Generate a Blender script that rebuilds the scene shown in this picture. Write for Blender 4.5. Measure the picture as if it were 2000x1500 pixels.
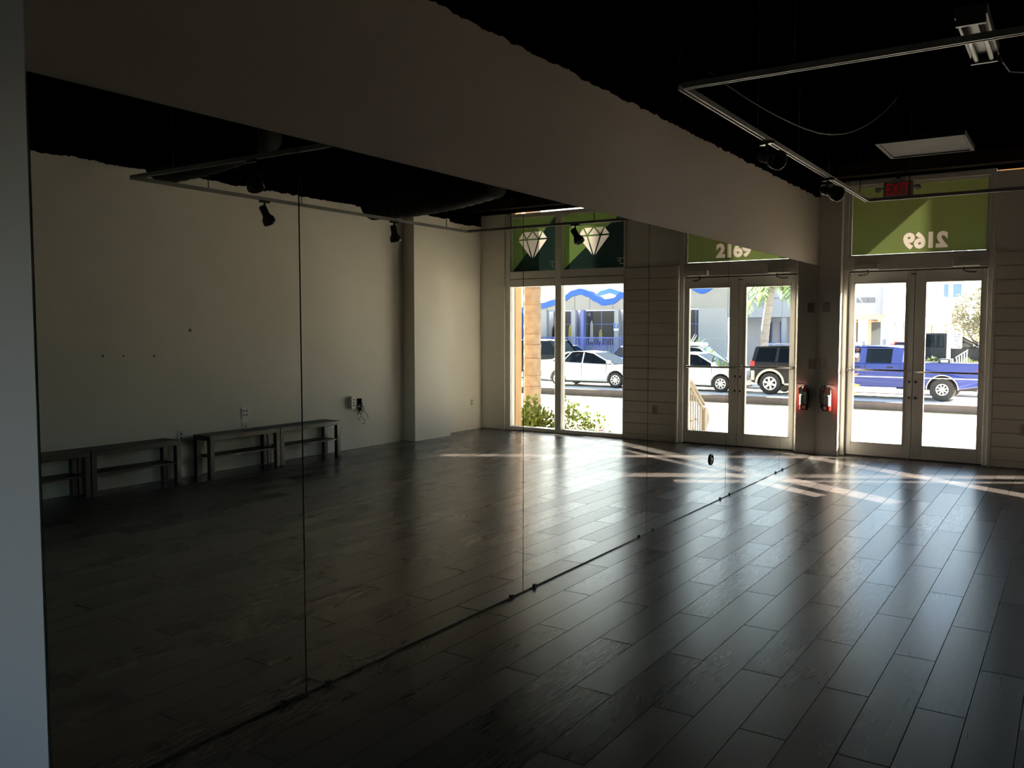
import bpy, bmesh, math, random
from math import sin, cos, pi, radians, atan2, sqrt, asin
from mathutils import Vector, Matrix
random.seed(7)
for o in list(bpy.data.objects): bpy.data.objects.remove(o)
SC = bpy.context.scene
COL = SC.collection
# ------------------------------------------------------------------ camera
cam = bpy.data.cameras.new('camera'); camo = bpy.data.objects.new('camera', cam); COL.objects.link(camo)
camo.location = (2.545, 0, 1.46)
camo.rotation_euler = (radians(90-3.6), 0, radians(33.4))
cam.sensor_width = 36; cam.lens = 36*1677/2000; cam.clip_start = .02; cam.clip_end = 500
SC.camera = camo
# ------------------------------------------------------------------ sky, sun, exposure
SUN_EL = radians(21.5); SUN_AZ = radians(31.0)          # azimuth measured from +X towards +Y
SUN_W = 24.5
SUN_DIR = Vector((cos(SUN_EL)*cos(SUN_AZ), cos(SUN_EL)*sin(SUN_AZ), sin(SUN_EL)))
w = bpy.data.worlds.new('world'); SC.world = w; w.use_nodes = True
nt = w.node_tree
sky = nt.nodes.new('ShaderNodeTexSky'); sky.sky_type = 'NISHITA'; sky.sun_disc = False
sky.sun_elevation = SUN_EL; sky.sun_rotation = pi/2 - SUN_AZ; sky.dust_density = 1.6; sky.air_density = 1.0
bg = nt.nodes['Background']; bg.inputs['Strength'].default_value = 0.15
nt.links.new(sky.outputs[0], bg.inputs[0])
sl = bpy.data.lights.new('sun', 'SUN'); sl.energy = SUN_W; sl.angle = radians(.55); sl.color = (1, .90, .76)
so = bpy.data.objects.new('sun', sl); COL.objects.link(so)
so.rotation_euler = (-SUN_DIR).to_track_quat('-Z', 'Y').to_euler()
SC.view_settings.view_transform = 'Standard'; SC.view_settings.look = 'None'
SC.view_settings.gamma = 1; SC.view_settings.use_curve_mapping = False
SC.view_settings.exposure = 2.05
SC.cycles.max_bounces = 12; SC.cycles.diffuse_bounces = 6; SC.cycles.glossy_bounces = 6
SC.cycles.transparent_max_bounces = 24; SC.cycles.transmission_bounces = 6
SC.cycles.sample_clamp_indirect = 20.0; SC.cycles.caustics_reflective = False; SC.cycles.caustics_refractive = False
SC.cycles.use_denoising = True
# sunlight thrown back by the mirror wall: a path tracer cannot follow sun > mirror > floor, so the
# collimated light that leaves the mirror is lit by three narrow-beam area lamps lying at the glass
REFL = Vector((SUN_DIR.x, -SUN_DIR.y, -SUN_DIR.z))
def mirror_beam(y0, y1, z0, z1):
    l = bpy.data.lights.new('mirror_beam', 'AREA'); l.shape = 'RECTANGLE'
    l.size = (y1-y0)*cos(SUN_AZ); l.size_y = (z1-z0)*cos(SUN_EL)
    l.spread = radians(.6); l.color = (1, .90, .76)
    l.energy = SUN_W*.62*l.size*l.size_y
    o = bpy.data.objects.new('mirror_beam', l); COL.objects.link(o)
    zax = -REFL; xax = Vector((-sin(SUN_AZ), -cos(SUN_AZ), 0)).normalized(); yax = zax.cross(xax)
    M = Matrix((xax, yax, zax)).transposed().to_4x4()
    back = abs(xax.x)*l.size/2 + abs(yax.x)*l.size_y/2          # slide along the beam until the whole lamp is clear of the glass
    M.translation = Vector((.0, (y0+y1)/2, (z0+z1)/2)) + REFL*((back+.012)/REFL.x)
    o.matrix_world = M
mirror_beam(9.96, 10.18, .0, 1.68)
mirror_beam(8.43, 8.70, .0, .60)
mirror_beam(8.07, 8.26, .0, .32)

# ------------------------------------------------------------------ materials
MATS = {}
def mat(name, col, rough=.6, metal=0, spec=.5, var=0, vscale=8, bump=0, bscale=30, emit=None, sheen=0):
    if name in MATS: return MATS[name]
    m = bpy.data.materials.new(name); m.use_nodes = True; t = m.node_tree; p = t.nodes['Principled BSDF']
    p.inputs['Base Color'].default_value = (*col, 1); p.inputs['Roughness'].default_value = rough
    p.inputs['Metallic'].default_value = metal; p.inputs['Specular IOR Level'].default_value = spec
    if emit:
        p.inputs['Emission Color'].default_value = (*emit[0], 1); p.inputs['Emission Strength'].default_value = emit[1]
    if var or bump:
        tc = t.nodes.new('ShaderNodeTexCoord')
    if var:
        n = t.nodes.new('ShaderNodeTexNoise'); n.inputs['Scale'].default_value = vscale; n.inputs['Detail'].default_value = 6
        t.links.new(tc.outputs['Object'], n.inputs['Vector'])
        r = t.nodes.new('ShaderNodeValToRGB')
        r.color_ramp.elements[0].position = .3; r.color_ramp.elements[1].position = .72
        r.color_ramp.elements[0].color = (*[c*(1-var) for c in col], 1); r.color_ramp.elements[1].color = (*[min(1, c*(1+var*.6)) for c in col], 1)
        t.links.new(n.outputs[0], r.inputs[0]); t.links.new(r.outputs[0], p.inputs['Base Color'])
    if bump:
        n2 = t.nodes.new('ShaderNodeTexNoise'); n2.inputs['Scale'].default_value = bscale; n2.inputs['Detail'].default_value = 4
        t.links.new(tc.outputs['Object'], n2.inputs['Vector'])
        b = t.nodes.new('ShaderNodeBump'); b.inputs['Strength'].default_value = bump; b.inputs['Distance'].default_value = .01
        t.links.new(n2.outputs[0], b.inputs['Height']); t.links.new(b.outputs[0], p.inputs['Normal'])
    MATS[name] = m; return m

def glass_mat(name, tint=(1, 1, 1), refl=.5):
    if name in MATS: return MATS[name]
    m = bpy.data.materials.new(name); m.use_nodes = True; t = m.node_tree; t.nodes.clear()
    out = t.nodes.new('ShaderNodeOutputMaterial'); mix = t.nodes.new('ShaderNodeMixShader')
    tr = t.nodes.new('ShaderNodeBsdfTransparent'); tr.inputs[0].default_value = (*tint, 1)
    gl = t.nodes.new('ShaderNodeBsdfGlossy'); gl.inputs['Roughness'].default_value = .01
    fr = t.nodes.new('ShaderNodeFresnel'); fr.inputs['IOR'].default_value = 1.45
    mu = t.nodes.new('ShaderNodeMath'); mu.operation = 'MULTIPLY'; mu.inputs[1].default_value = refl
    t.links.new(fr.outputs[0], mu.inputs[0]); t.links.new(mu.outputs[0], mix.inputs[0])
    t.links.new(tr.outputs[0], mix.inputs[1]); t.links.new(gl.outputs[0], mix.inputs[2]); t.links.new(mix.outputs[0], out.inputs[0])
    MATS[name] = m; return m

def film_mat(name, col, col2=None, trans=.5, line=None):
    """printed window film: part diffuse, part translucent; col2 = the second print colour below a diagonal (flat print)"""
    m = bpy.data.materials.new(name); m.use_nodes = True; t = m.node_tree; t.nodes.clear()
    out = t.nodes.new('ShaderNodeOutputMaterial'); mix = t.nodes.new('ShaderNodeMixShader'); mix.inputs[0].default_value = trans
    d = t.nodes.new('ShaderNodeBsdfDiffuse'); tl = t.nodes.new('ShaderNodeBsdfTranslucent')
    for n in (d, tl): n.inputs[0].default_value = (*col, 1)
    if col2:
        tc = t.nodes.new('ShaderNodeTexCoord'); sx = t.nodes.new('ShaderNodeSeparateXYZ')
        t.links.new(tc.outputs['Object'], sx.inputs[0])
        a, b, c = line                                   # a*x + b*z > c : second colour
        m1 = t.nodes.new('ShaderNodeMath'); m1.operation = 'MULTIPLY'; m1.inputs[1].default_value = a
        m2 = t.nodes.new('ShaderNodeMath'); m2.operation = 'MULTIPLY_ADD'; m2.inputs[1].default_value = b
        t.links.new(sx.outputs[0], m1.inputs[0]); t.links.new(sx.outputs[2], m2.inputs[0]); t.links.new(m1.outputs[0], m2.inputs[2])
        g = t.nodes.new('ShaderNodeMath'); g.operation = 'GREATER_THAN'; g.inputs[1].default_value = c
        t.links.new(m2.outputs[0], g.inputs[0])
        mc = t.nodes.new('ShaderNodeMixRGB'); mc.inputs[1].default_value = (*col, 1); mc.inputs[2].default_value = (*col2, 1)
        t.links.new(g.outputs[0], mc.inputs[0])
        for n in (d, tl): t.links.new(mc.outputs[0], n.inputs[0])
    t.links.new(d.outputs[0], mix.inputs[1]); t.links.new(tl.outputs[0], mix.inputs[2]); t.links.new(mix.outputs[0], out.inputs[0])
    return m

def wall_paint_mat(name, col, ztop):
    """painted block wall: rolled paint up to a ragged line at ztop, black above it, faint block joints as relief"""
    m = bpy.data.materials.new(name); m.use_nodes = True; t = m.node_tree; p = t.nodes['Principled BSDF']
    p.inputs['Roughness'].default_value = .55; p.inputs['Specular IOR Level'].default_value = .35
    g = t.nodes.new('ShaderNodeNewGeometry'); s = t.nodes.new('ShaderNodeSeparateXYZ'); t.links.new(g.outputs['Position'], s.inputs[0])
    n = t.nodes.new('ShaderNodeTexNoise'); n.inputs['Scale'].default_value = 4.5; n.inputs['Detail'].default_value = 6
    n.inputs['Roughness'].default_value = .62
    mp = t.nodes.new('ShaderNodeMapping'); mp.inputs['Scale'].default_value = (1.6, 1.6, .05); t.links.new(g.outputs['Position'], mp.inputs[0]); t.links.new(mp.outputs[0], n.inputs['Vector'])
    ma = t.nodes.new('ShaderNodeMath'); ma.operation = 'MULTIPLY_ADD'; ma.inputs[1].default_value = .085; ma.inputs[2].default_value = ztop-.0425
    t.links.new(n.outputs[0], ma.inputs[0])
    gt = t.nodes.new('ShaderNodeMath'); gt.operation = 'GREATER_THAN'; t.links.new(s.outputs[2], gt.inputs[0]); t.links.new(ma.outputs[0], gt.inputs[1])
    n3 = t.nodes.new('ShaderNodeTexNoise'); n3.inputs['Scale'].default_value = 1.3; n3.inputs['Detail'].default_value = 8
    t.links.new(g.outputs['Position'], n3.inputs['Vector'])
    r = t.nodes.new('ShaderNodeValToRGB'); r.color_ramp.elements[0].position = .3; r.color_ramp.elements[1].position = .7
    r.color_ramp.elements[0].color = (*[c*.93 for c in col], 1); r.color_ramp.elements[1].color = (*col, 1)
    t.links.new(n3.outputs[0], r.inputs[0])
    mx = t.nodes.new('ShaderNodeMixRGB'); mx.inputs[2].default_value = (.003, .003, .003, 1)
    t.links.new(gt.outputs[0], mx.inputs[0]); t.links.new(r.outputs[0], mx.inputs[1]); t.links.new(mx.outputs[0], p.inputs['Base Color'])
    sp_ = t.nodes.new('ShaderNodeMapRange'); sp_.inputs[3].default_value = .35; sp_.inputs[4].default_value = .0
    t.links.new(gt.outputs[0], sp_.inputs[0]); t.links.new(sp_.outputs[0], p.inputs['Specular IOR Level'])
    # block joints: brick texture on (y, z)
    cb = t.nodes.new('ShaderNodeCombineXYZ'); t.links.new(s.outputs[1], cb.inputs[0]); t.links.new(s.outputs[2], cb.inputs[1])
    br = t.nodes.new('ShaderNodeTexBrick'); br.inputs['Scale'].default_value = 1; br.inputs['Brick Width'].default_value = .405
    br.inputs['Row Height'].default_value = .203; br.inputs['Mortar Size'].default_value = .006; br.inputs['Mortar Smooth'].default_value = .6
    t.links.new(cb.outputs[0], br.inputs['Vector'])
    n4 = t.nodes.new('ShaderNodeTexNoise'); n4.inputs['Scale'].default_value = 90; t.links.new(g.outputs['Position'], n4.inputs['Vector'])
    ad = t.nodes.new('ShaderNodeMath'); ad.operation = 'MULTIPLY_ADD'; ad.inputs[1].default_value = -.35
    t.links.new(br.outputs['Fac'], ad.inputs[0]); t.links.new(n4.outputs[0], ad.inputs[2])
    bp = t.nodes.new('ShaderNodeBump'); bp.inputs['Strength'].default_value = .12; bp.inputs['Distance'].default_value = .006
    t.links.new(ad.outputs[0], bp.inputs['Height']); t.links.new(bp.outputs[0], p.inputs['Normal'])
    MATS[name] = m; return m

def plank_mat():
    m = bpy.data.materials.new('dark_plank'); m.use_nodes = True; t = m.node_tree; p = t.nodes['Principled BSDF']
    g = t.nodes.new('ShaderNodeNewGeometry'); oi = t.nodes.new('ShaderNodeObjectInfo')
    mul = t.nodes.new('ShaderNodeMath'); mul.operation = 'MULTIPLY'; mul.inputs[1].default_value = 37.0; t.links.new(oi.outputs['Random'], mul.inputs[0])
    add = t.nodes.new('ShaderNodeVectorMath'); add.operation = 'ADD'; t.links.new(g.outputs['Position'], add.inputs[0]); t.links.new(mul.outputs[0], add.inputs[1])
    mp = t.nodes.new('ShaderNodeMapping'); mp.inputs['Scale'].default_value = (7, 1.5, 1); t.links.new(add.outputs[0], mp.inputs[0])
    n = t.nodes.new('ShaderNodeTexNoise'); n.inputs['Scale'].default_value = 1.0; n.inputs['Detail'].default_value = 3; n.inputs['Distortion'].default_value = .6
    t.links.new(mp.outputs[0], n.inputs['Vector'])
    k = t.nodes.new('ShaderNodeMath'); k.operation = 'MULTIPLY'; k.inputs[1].default_value = 70; t.links.new(n.outputs[0], k.inputs[0])
    sn = t.nodes.new('ShaderNodeMath'); sn.operation = 'SINE'; t.links.new(k.outputs[0], sn.inputs[0])
    # cathedral bands only where a broad mask lets them through
    mp2 = t.nodes.new('ShaderNodeMapping'); mp2.inputs['Scale'].default_value = (5, 1.6, 1); t.links.new(add.outputs[0], mp2.inputs[0])
    nm = t.nodes.new('ShaderNodeTexNoise'); nm.inputs['Scale'].default_value = 1.2; nm.inputs['Detail'].default_value = 2; t.links.new(mp2.outputs[0], nm.inputs['Vector'])
    rm = t.nodes.new('ShaderNodeValToRGB'); rm.color_ramp.elements[0].position = .48; rm.color_ramp.elements[1].position = .78; t.links.new(nm.outputs[0], rm.inputs[0])
    band = t.nodes.new('ShaderNodeMath'); band.operation = 'MULTIPLY'; t.links.new(sn.outputs[0], band.inputs[0]); t.links.new(rm.outputs[0], band.inputs[1])
    mp3 = t.nodes.new('ShaderNodeMapping'); mp3.inputs['Scale'].default_value = (90, 5, 1); t.links.new(add.outputs[0], mp3.inputs[0])
    nf = t.nodes.new('ShaderNodeTexNoise'); nf.inputs['Scale'].default_value = 1; nf.inputs['Detail'].default_value = 3; t.links.new(mp3.outputs[0], nf.inputs['Vector'])
    hgt = t.nodes.new('ShaderNodeMath'); hgt.operation = 'MULTIPLY_ADD'; hgt.inputs[1].default_value = .24
    nfs = t.nodes.new('ShaderNodeMath'); nfs.operation = 'MULTIPLY_ADD'; nfs.inputs[1].default_value = .35; nfs.inputs[2].default_value = .32; t.links.new(nf.outputs[0], nfs.inputs[0])
    t.links.new(band.outputs[0], hgt.inputs[0]); t.links.new(nfs.outputs[0], hgt.inputs[2])
    r = t.nodes.new('ShaderNodeValToRGB'); r.color_ramp.elements[0].position = .1; r.color_ramp.elements[1].position = .95
    r.color_ramp.elements[0].color = (.016, .0135, .013, 1); r.color_ramp.elements[1].color = (.100, .083, .076, 1)
    t.links.new(hgt.outputs[0], r.inputs[0])
    hv = t.nodes.new('ShaderNodeHueSaturation'); vv = t.nodes.new('ShaderNodeMapRange'); vv.inputs[3].default_value = .65; vv.inputs[4].default_value = 1.35
    t.links.new(oi.outputs['Random'], vv.inputs[0]); t.links.new(vv.outputs[0], hv.inputs['Value']); t.links.new(r.outputs[0], hv.inputs['Color'])
    t.links.new(hv.outputs[0], p.inputs['Base Color'])
    rr = t.nodes.new('ShaderNodeMapRange'); rr.inputs[1].default_value = -.2; rr.inputs[2].default_value = 1.2; rr.inputs[3].default_value = .30; rr.inputs[4].default_value = .215
    t.links.new(hgt.outputs[0], rr.inputs[0]); ro = t.nodes.new('ShaderNodeMath'); ro.operation = 'MULTIPLY_ADD'; ro.inputs[1].default_value = .055; t.links.new(oi.outputs['Random'], ro.inputs[0])
    t.links.new(rr.outputs[0], ro.inputs[2]); t.links.new(ro.outputs[0], p.inputs['Roughness'])
    p.inputs['Specular IOR Level'].default_value = .9
    bp = t.nodes.new('ShaderNodeBump'); bp.inputs['Strength'].default_value = .05; bp.inputs['Distance'].default_value = .003
    t.links.new(hgt.outputs[0], bp.inputs['Height']); t.links.new(bp.outputs[0], p.inputs['Normal'])
    return m

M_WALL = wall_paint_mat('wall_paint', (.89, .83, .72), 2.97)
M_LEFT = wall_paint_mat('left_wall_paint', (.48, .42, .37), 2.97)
M_PLAIN = mat('plain_paint', (.70, .68, .64), .6, var=.05, vscale=2, bump=.05, bscale=80)
M_PIER = mat('pier_paint', (.92, .84, .86), .6, var=.03, vscale=2)
M_FRAME = mat('aluminium_frame', (.80, .77, .72), .45, metal=0, var=.05, vscale=3)
M_SLAT = mat('slat_paint', (.72, .65, .57), .55, var=.06, vscale=4)
M_BLACK = mat('black_paint', (.002, .002, .002), 1, spec=0)
M_DUCT = mat('duct_black', (.003, .003, .003), .8, spec=.15)
M_DARKMETAL = mat('black_metal', (.012, .012, .012), .4)
M_STEEL = mat('steel', (.55, .54, .52), .35, metal=.9)
M_TRACK = mat('track_metal', (.26, .25, .24), .45, metal=.4)
M_ROD = mat('rod_grey', (.035, .034, .032), .6, spec=.2)
M_GLASS = glass_mat('clear_glass', (.97, .99, .98), .55)
M_CARGLASS = glass_mat('car_glass', (.10, .115, .13), .9)
M_DARKGLASS = glass_mat('dark_glass', (.05, .055, .065), .6)
M_MIRROR = mat('mirror_silver', (.76, .78, .75), 0.0, metal=1)
M_MEDGE = mat('mirror_edge', (.02, .03, .025), .2)
M_PLANK = plank_mat()
M_SUB = mat('subfloor', (.008, .007, .006), .6)
M_BENCH = mat('black_brown_bench', (.016, .014, .013), .45, var=.2, vscale=20)
M_WHITE = mat('white_plastic', (.75, .73, .68), .4)
M_BEIGEPLATE = mat('beige_plate', (.50, .38, .22), .45)
M_RED = mat('extinguisher_red', (.42, .022, .016), .25)
M_LABEL = mat('white_label', (.85, .84, .82), .5)
M_GREYLABEL = mat('grey_label', (.30, .29, .27), .5)
M_RUBBER = mat('black_rubber', (.012, .012, .012), .6)
M_STUCCO = mat('orange_stucco', (.50, .31, .16), .8, var=.1, vscale=6, bump=.6, bscale=18)
M_CONC = mat('pale_paving', (.62, .57, .50), .85, var=.12, vscale=.6, bump=.2, bscale=6)
M_STREET = mat('pale_asphalt', (.80, .76, .70), .85, var=.10, vscale=.8, bump=.2, bscale=8)
M_KERB = mat('kerb_concrete', (.13, .105, .095), .85, var=.15, vscale=3)
M_BWHITE = mat('building_white', (.42, .44, .47), .6, var=.03, vscale=.6)
M_BBLUE = mat('wave_blue', (.03, .14, .55), .4)
M_BLUEPAINT = mat('railing_blue', (.12, .16, .50), .45)
M_BARK = mat('palm_bark', (.25, .195, .145), .85, var=.25, vscale=9, bump=.6, bscale=12)
M_TRUNK = mat('trunk_bark', (.16, .12, .085), .9, var=.2, vscale=8)

# ------------------------------------------------------------------ mesh helpers
class MB:
    def __init__(s): s.v = []; s.f = []
    def add(s, vs, fs):
        b = len(s.v); s.v += [tuple(x) for x in vs]; s.f += [tuple(i+b for i in f) for f in fs]; return s
    def box(s, x0, x1, y0, y1, z0, z1):
        return s.add([(x0,y0,z0),(x1,y0,z0),(x1,y1,z0),(x0,y1,z0),(x0,y0,z1),(x1,y0,z1),(x1,y1,z1),(x0,y1,z1)],
                     [(3,2,1,0),(4,5,6,7),(0,1,5,4),(1,2,6,5),(2,3,7,6),(3,0,4,7)])
    def prism(s, poly, ax, a, b):
        """poly = 2-D outline; ax = extrusion axis. ax 'y': (x,z); 'x': (y,z); 'z': (x,y)"""
        n = len(poly)
        def P(p, t): return {'y': (p[0], t, p[1]), 'x': (t, p[0], p[1]), 'z': (p[0], p[1], t)}[ax]
        vs = [P(p, a) for p in poly] + [P(p, b) for p in poly]
        fs = [tuple(range(n-1, -1, -1)), tuple(range(n, 2*n))] + [(i, (i+1) % n, n+(i+1) % n, n+i) for i in range(n)]
        return s.add(vs, fs)
    def tube(s, pts, r, n=8, cap=True):
        pts = [Vector(p) for p in pts]; rings = []
        rs = r if isinstance(r, (list, tuple)) else [r]*len(pts)
        ref = None
        for i, p in enumerate(pts):
            d = (pts[min(i+1, len(pts)-1)] - pts[max(i-1, 0)]).normalized()
            if ref is None: ref = Vector((0, 0, 1)) if abs(d.z) < .9 else Vector((1, 0, 0))
            u = d.cross(ref).normalized(); ref = u.cross(d).normalized()
            rings.append([p + (u*cos(2*pi*k/n) + ref*sin(2*pi*k/n))*rs[i] for k in range(n)])
        vs = [v for rg in rings for v in rg]; fs = []
        for i in range(len(pts)-1):
            for k in range(n):
                fs.append((i*n+k, i*n+(k+1) % n, (i+1)*n+(k+1) % n, (i+1)*n+k))
        if cap: fs += [tuple(range(n-1, -1, -1)), tuple((len(pts)-1)*n+k for k in range(n))]
        return s.add(vs, fs)
    def lathe(s, prof, n=16, M=None):
        """prof = (radius, height) pairs turned about local Z"""
        vs = []; fs = []
        for r, h in prof:
            for k in range(n):
                v = Vector((r*cos(2*pi*k/n), r*sin(2*pi*k/n), h)); vs.append(M @ v if M else v)
        m = len(prof)
        for i in range(m-1):
            for k in range(n): fs.append((i*n+k, i*n+(k+1) % n, (i+1)*n+(k+1) % n, (i+1)*n+k))
        fs += [tuple(range(n-1, -1, -1)), tuple((m-1)*n+k for k in range(n))]
        return s.add(vs, fs)
    def quad(s, a, b, c, d): return s.add([a, b, c, d], [(0, 1, 2, 3)])
    def mesh(s, name, mats, smooth=False):
        me = bpy.data.meshes.new(name); me.from_pydata(s.v, [], s.f); me.update()
        bm = bmesh.new(); bm.from_mesh(me); bmesh.ops.recalc_face_normals(bm, faces=bm.faces); bm.to_mesh(me); bm.free()
        for m in (mats if isinstance(mats, list) else [mats]): me.materials.append(m)
        if smooth:
            for p in me.polygons: p.use_smooth = True
        return me
    def build(s, name, m, parent=None, bevel=0, smooth=False, seg=2):
        return link(name, s.mesh(name, m, smooth), parent, bevel, seg)
def link(name, me, parent=None, bevel=0, seg=2):
    o = bpy.data.objects.new(name, me); COL.objects.link(o)
    if parent: o.parent = parent
    if bevel:
        b = o.modifiers.new('bevel', 'BEVEL'); b.width = bevel; b.segments = seg; b.limit_method = 'ANGLE'; b.angle_limit = radians(35)
        b.harden_normals = False
    return o
def tag(o, label=None, cat=None, group=None, kind=None):
    if label: o['label'] = label
    if cat: o['category'] = cat
    if group: o['group'] = group
    if kind: o['kind'] = kind
    return o
def empty(name, loc=(0, 0, 0), rz=0):
    o = bpy.data.objects.new(name, None); COL.objects.link(o); o.location = loc; o.rotation_euler = (0, 0, rz); o.empty_display_size = .1; return o
def struct(o): o['kind'] = 'structure'; return o
def smooth_by_angle(o):
    for p in o.data.polygons: p.use_smooth = True
    return o
def copy_tree(o, parent=None):
    c = o.copy(); COL.objects.link(c)
    if parent: c.parent = parent
    for ch in list(o.children): copy_tree(ch, c)
    return c

D = 10.5            # plane of the storefront glass
ZC = 3.7            # roof deck
GZ = -1.11          # parking ground, about a metre below the shop floor
SZ = -.87           # street

# ================================================================== FLOOR
fl = struct(MB().box(-3.2, 5.0, -4.2, 10.62, -.12, -.012).build('floor', M_SUB))
PW = .172; PL = 1.10; GAP = .0017
pmesh = {}
def plank_mesh(wd, ln):
    k = (round(wd, 3), round(ln, 3))
    if k not in pmesh:
        c = .00015; mb = MB(); x, y = wd/2-GAP, ln/2-.0032
        b = [(-x,-y,-.011),(x,-y,-.011),(x,y,-.011),(-x,y,-.011)]; m = [(p[0],p[1],-c) for p in b]; tp = [(sx*(x-c), sy*(y-c), 0) for sx, sy in ((-1,-1),(1,-1),(1,1),(-1,1))]
        f = [(8,9,10,11)] + [(i,(i+1)%4,4+(i+1)%4,4+i) for i in range(4)] + [(4+i,4+(i+1)%4,8+(i+1)%4,8+i) for i in range(4)]
        pmesh[k] = mb.add(b+m+tp, f).mesh('plank', M_PLANK)
    return pmesh[k]
far = MB(); plist = []
nrow = int(4.9/PW)+1
for r in range(nrow):
    x0 = .003 + r*PW; x1 = min(x0+PW, 4.88)
    y = 3.02 + (0 if r % 2 else .55) - PL*8
    while y < 10.42:
        a, b = max(y, -3.9), min(y+PL, 10.42)
        if b-a > .02: plist.append((x0, x1, a, b))
        y += PL
plist.sort(key=lambda q: -(q[2]+q[3]))
near = [q for q in plist if q[3] > 1.2][:299]
for (x0, x1, a, b) in near:
    o = bpy.data.objects.new('plank', plank_mesh(x1-x0, b-a)); COL.objects.link(o); o.location = ((x0+x1)/2, (a+b)/2, 0); o.parent = fl
rest = MB(); nset = set(near)
for q in plist:
    if q not in nset: rest.box(q[0]+GAP, q[1]-GAP, q[2]+GAP, q[3]-GAP, -.011, 0)
o = rest.build('planks_behind', M_PLANK, fl); o['kind'] = 'stuff'
struct(MB().box(-3.2, 0, -4.2, 1.33, -.011, 0).build('floor_side_room', M_PLANK))
struct(MB().box(0.003, 4.9, 10.42, 10.56, -.011, .004).build('trim_threshold', M_DARKMETAL))

# ================================================================== WALLS
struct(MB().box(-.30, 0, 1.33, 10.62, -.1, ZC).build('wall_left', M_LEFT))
struct(MB().box(-1.2, -.0003, 1.3262, 1.3297, 0, ZC).build('wall_left_end', M_PIER))
wr = struct(MB().box(4.885, 5.05, -4.2, 10.62, -.1, ZC).build('wall_right', M_WALL))
struct(MB().box(4.70, 4.8845, 8.66, 9.42, 0, ZC).build('wall_right_pilaster', M_WALL))
struct(MB().box(-3.2, -3.05, -4.2, 1.33, -.1, ZC).build('wall_side_room', M_PLAIN))
struct(MB().box(-3.2, -.301, 1.33, 1.48, -.1, ZC).build('wall_side_room_front', M_PLAIN))
# back wall with an uncovered window opening into the daylight behind the shop
wb = MB()
wb.box(-3.2, -2.8, -4.2, -4.05, -.1, ZC); wb.box(-2.8, .8, -4.2, -4.05, -.1, .5); wb.box(.77, .8, -4.2, -4.05, .5, 2.4); wb.box(-2.8, .8, -4.2, -4.05, 2.4, ZC); wb.box(.8, 5.05, -4.2, -4.05, -.1, ZC)
struct(wb.build('wall_back', M_PLAIN))
wf = empty('window_4', (-1.0, -4.125, .5)); struct(wf)
m = MB()
for k in range(3): m.box(-1.8+1.77*k, -1.74+1.77*k, -.04, .04, 0, 1.9)
for k in range(2):
    u, v_ = -1.74+1.77*k, -1.8+1.77*(k+1); m.box(u, v_, -.04, .04, 0, .06); m.box(u, v_, -.04, .04, 1.84, 1.9)
    MB().box(u, v_, -.004, .004, .06, 1.84).build('pane', M_GLASS, wf)
m.build('frame', M_FRAME, wf)
cl = struct(MB().box(-3.2, 5.05, -4.2, 10.62, ZC, ZC+.15).build('ceiling', M_BLACK))
for k in range(12):     # roof joists
    y = -3.4 + k*1.2
    MB().box(.0, 4.885, y-.03, y+.03, ZC-.24, ZC).build('joist', M_BLACK, cl)

# front wall pieces (around door bay, slat panel and window)
fw = MB()
fw.box(0, .245, 10.33, 10.62, -.1, 3.13)                      # pier beside the mirror
fw.box(1.765, 2.55, 10.46, 10.62, -.1, 3.13)                  # wall behind the slats
fw.box(4.47, 4.885, 10.42, 10.62, -.1, 3.13)
struct(MB().box(0, 4.885, 10.32, 10.62, 3.165, ZC).build('wall_front_header', M_BLACK))
wfr = struct(fw.build('wall_front', mat('front_paint', (.80, .76, .70), .6, var=.05, vscale=2)))
for k in range(15):
    z = .075 + k*.1475
    MB().box(1.795, 2.545, 10.438, 10.459, z+.003, z+.1415).build('slat', M_SLAT, wfr, bevel=.004, seg=1)
struct(MB().box(1.795, 2.545, 10.434, 10.459, .0, .072).build('baseboard_front', M_SLAT))
m = MB(); m.box(1.77, 1.793, 10.40, 10.458, 0, 2.29); struct(m.build('trim_1', M_FRAME))
m = MB(); m.box(0.004, 4.88, 10.16, 10.30, 3.17, 3.31); struct(m.build('trim_2', mat('brown_beam', (.045, .03, .022), .8, spec=.1, var=.2, vscale=5)))

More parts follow.
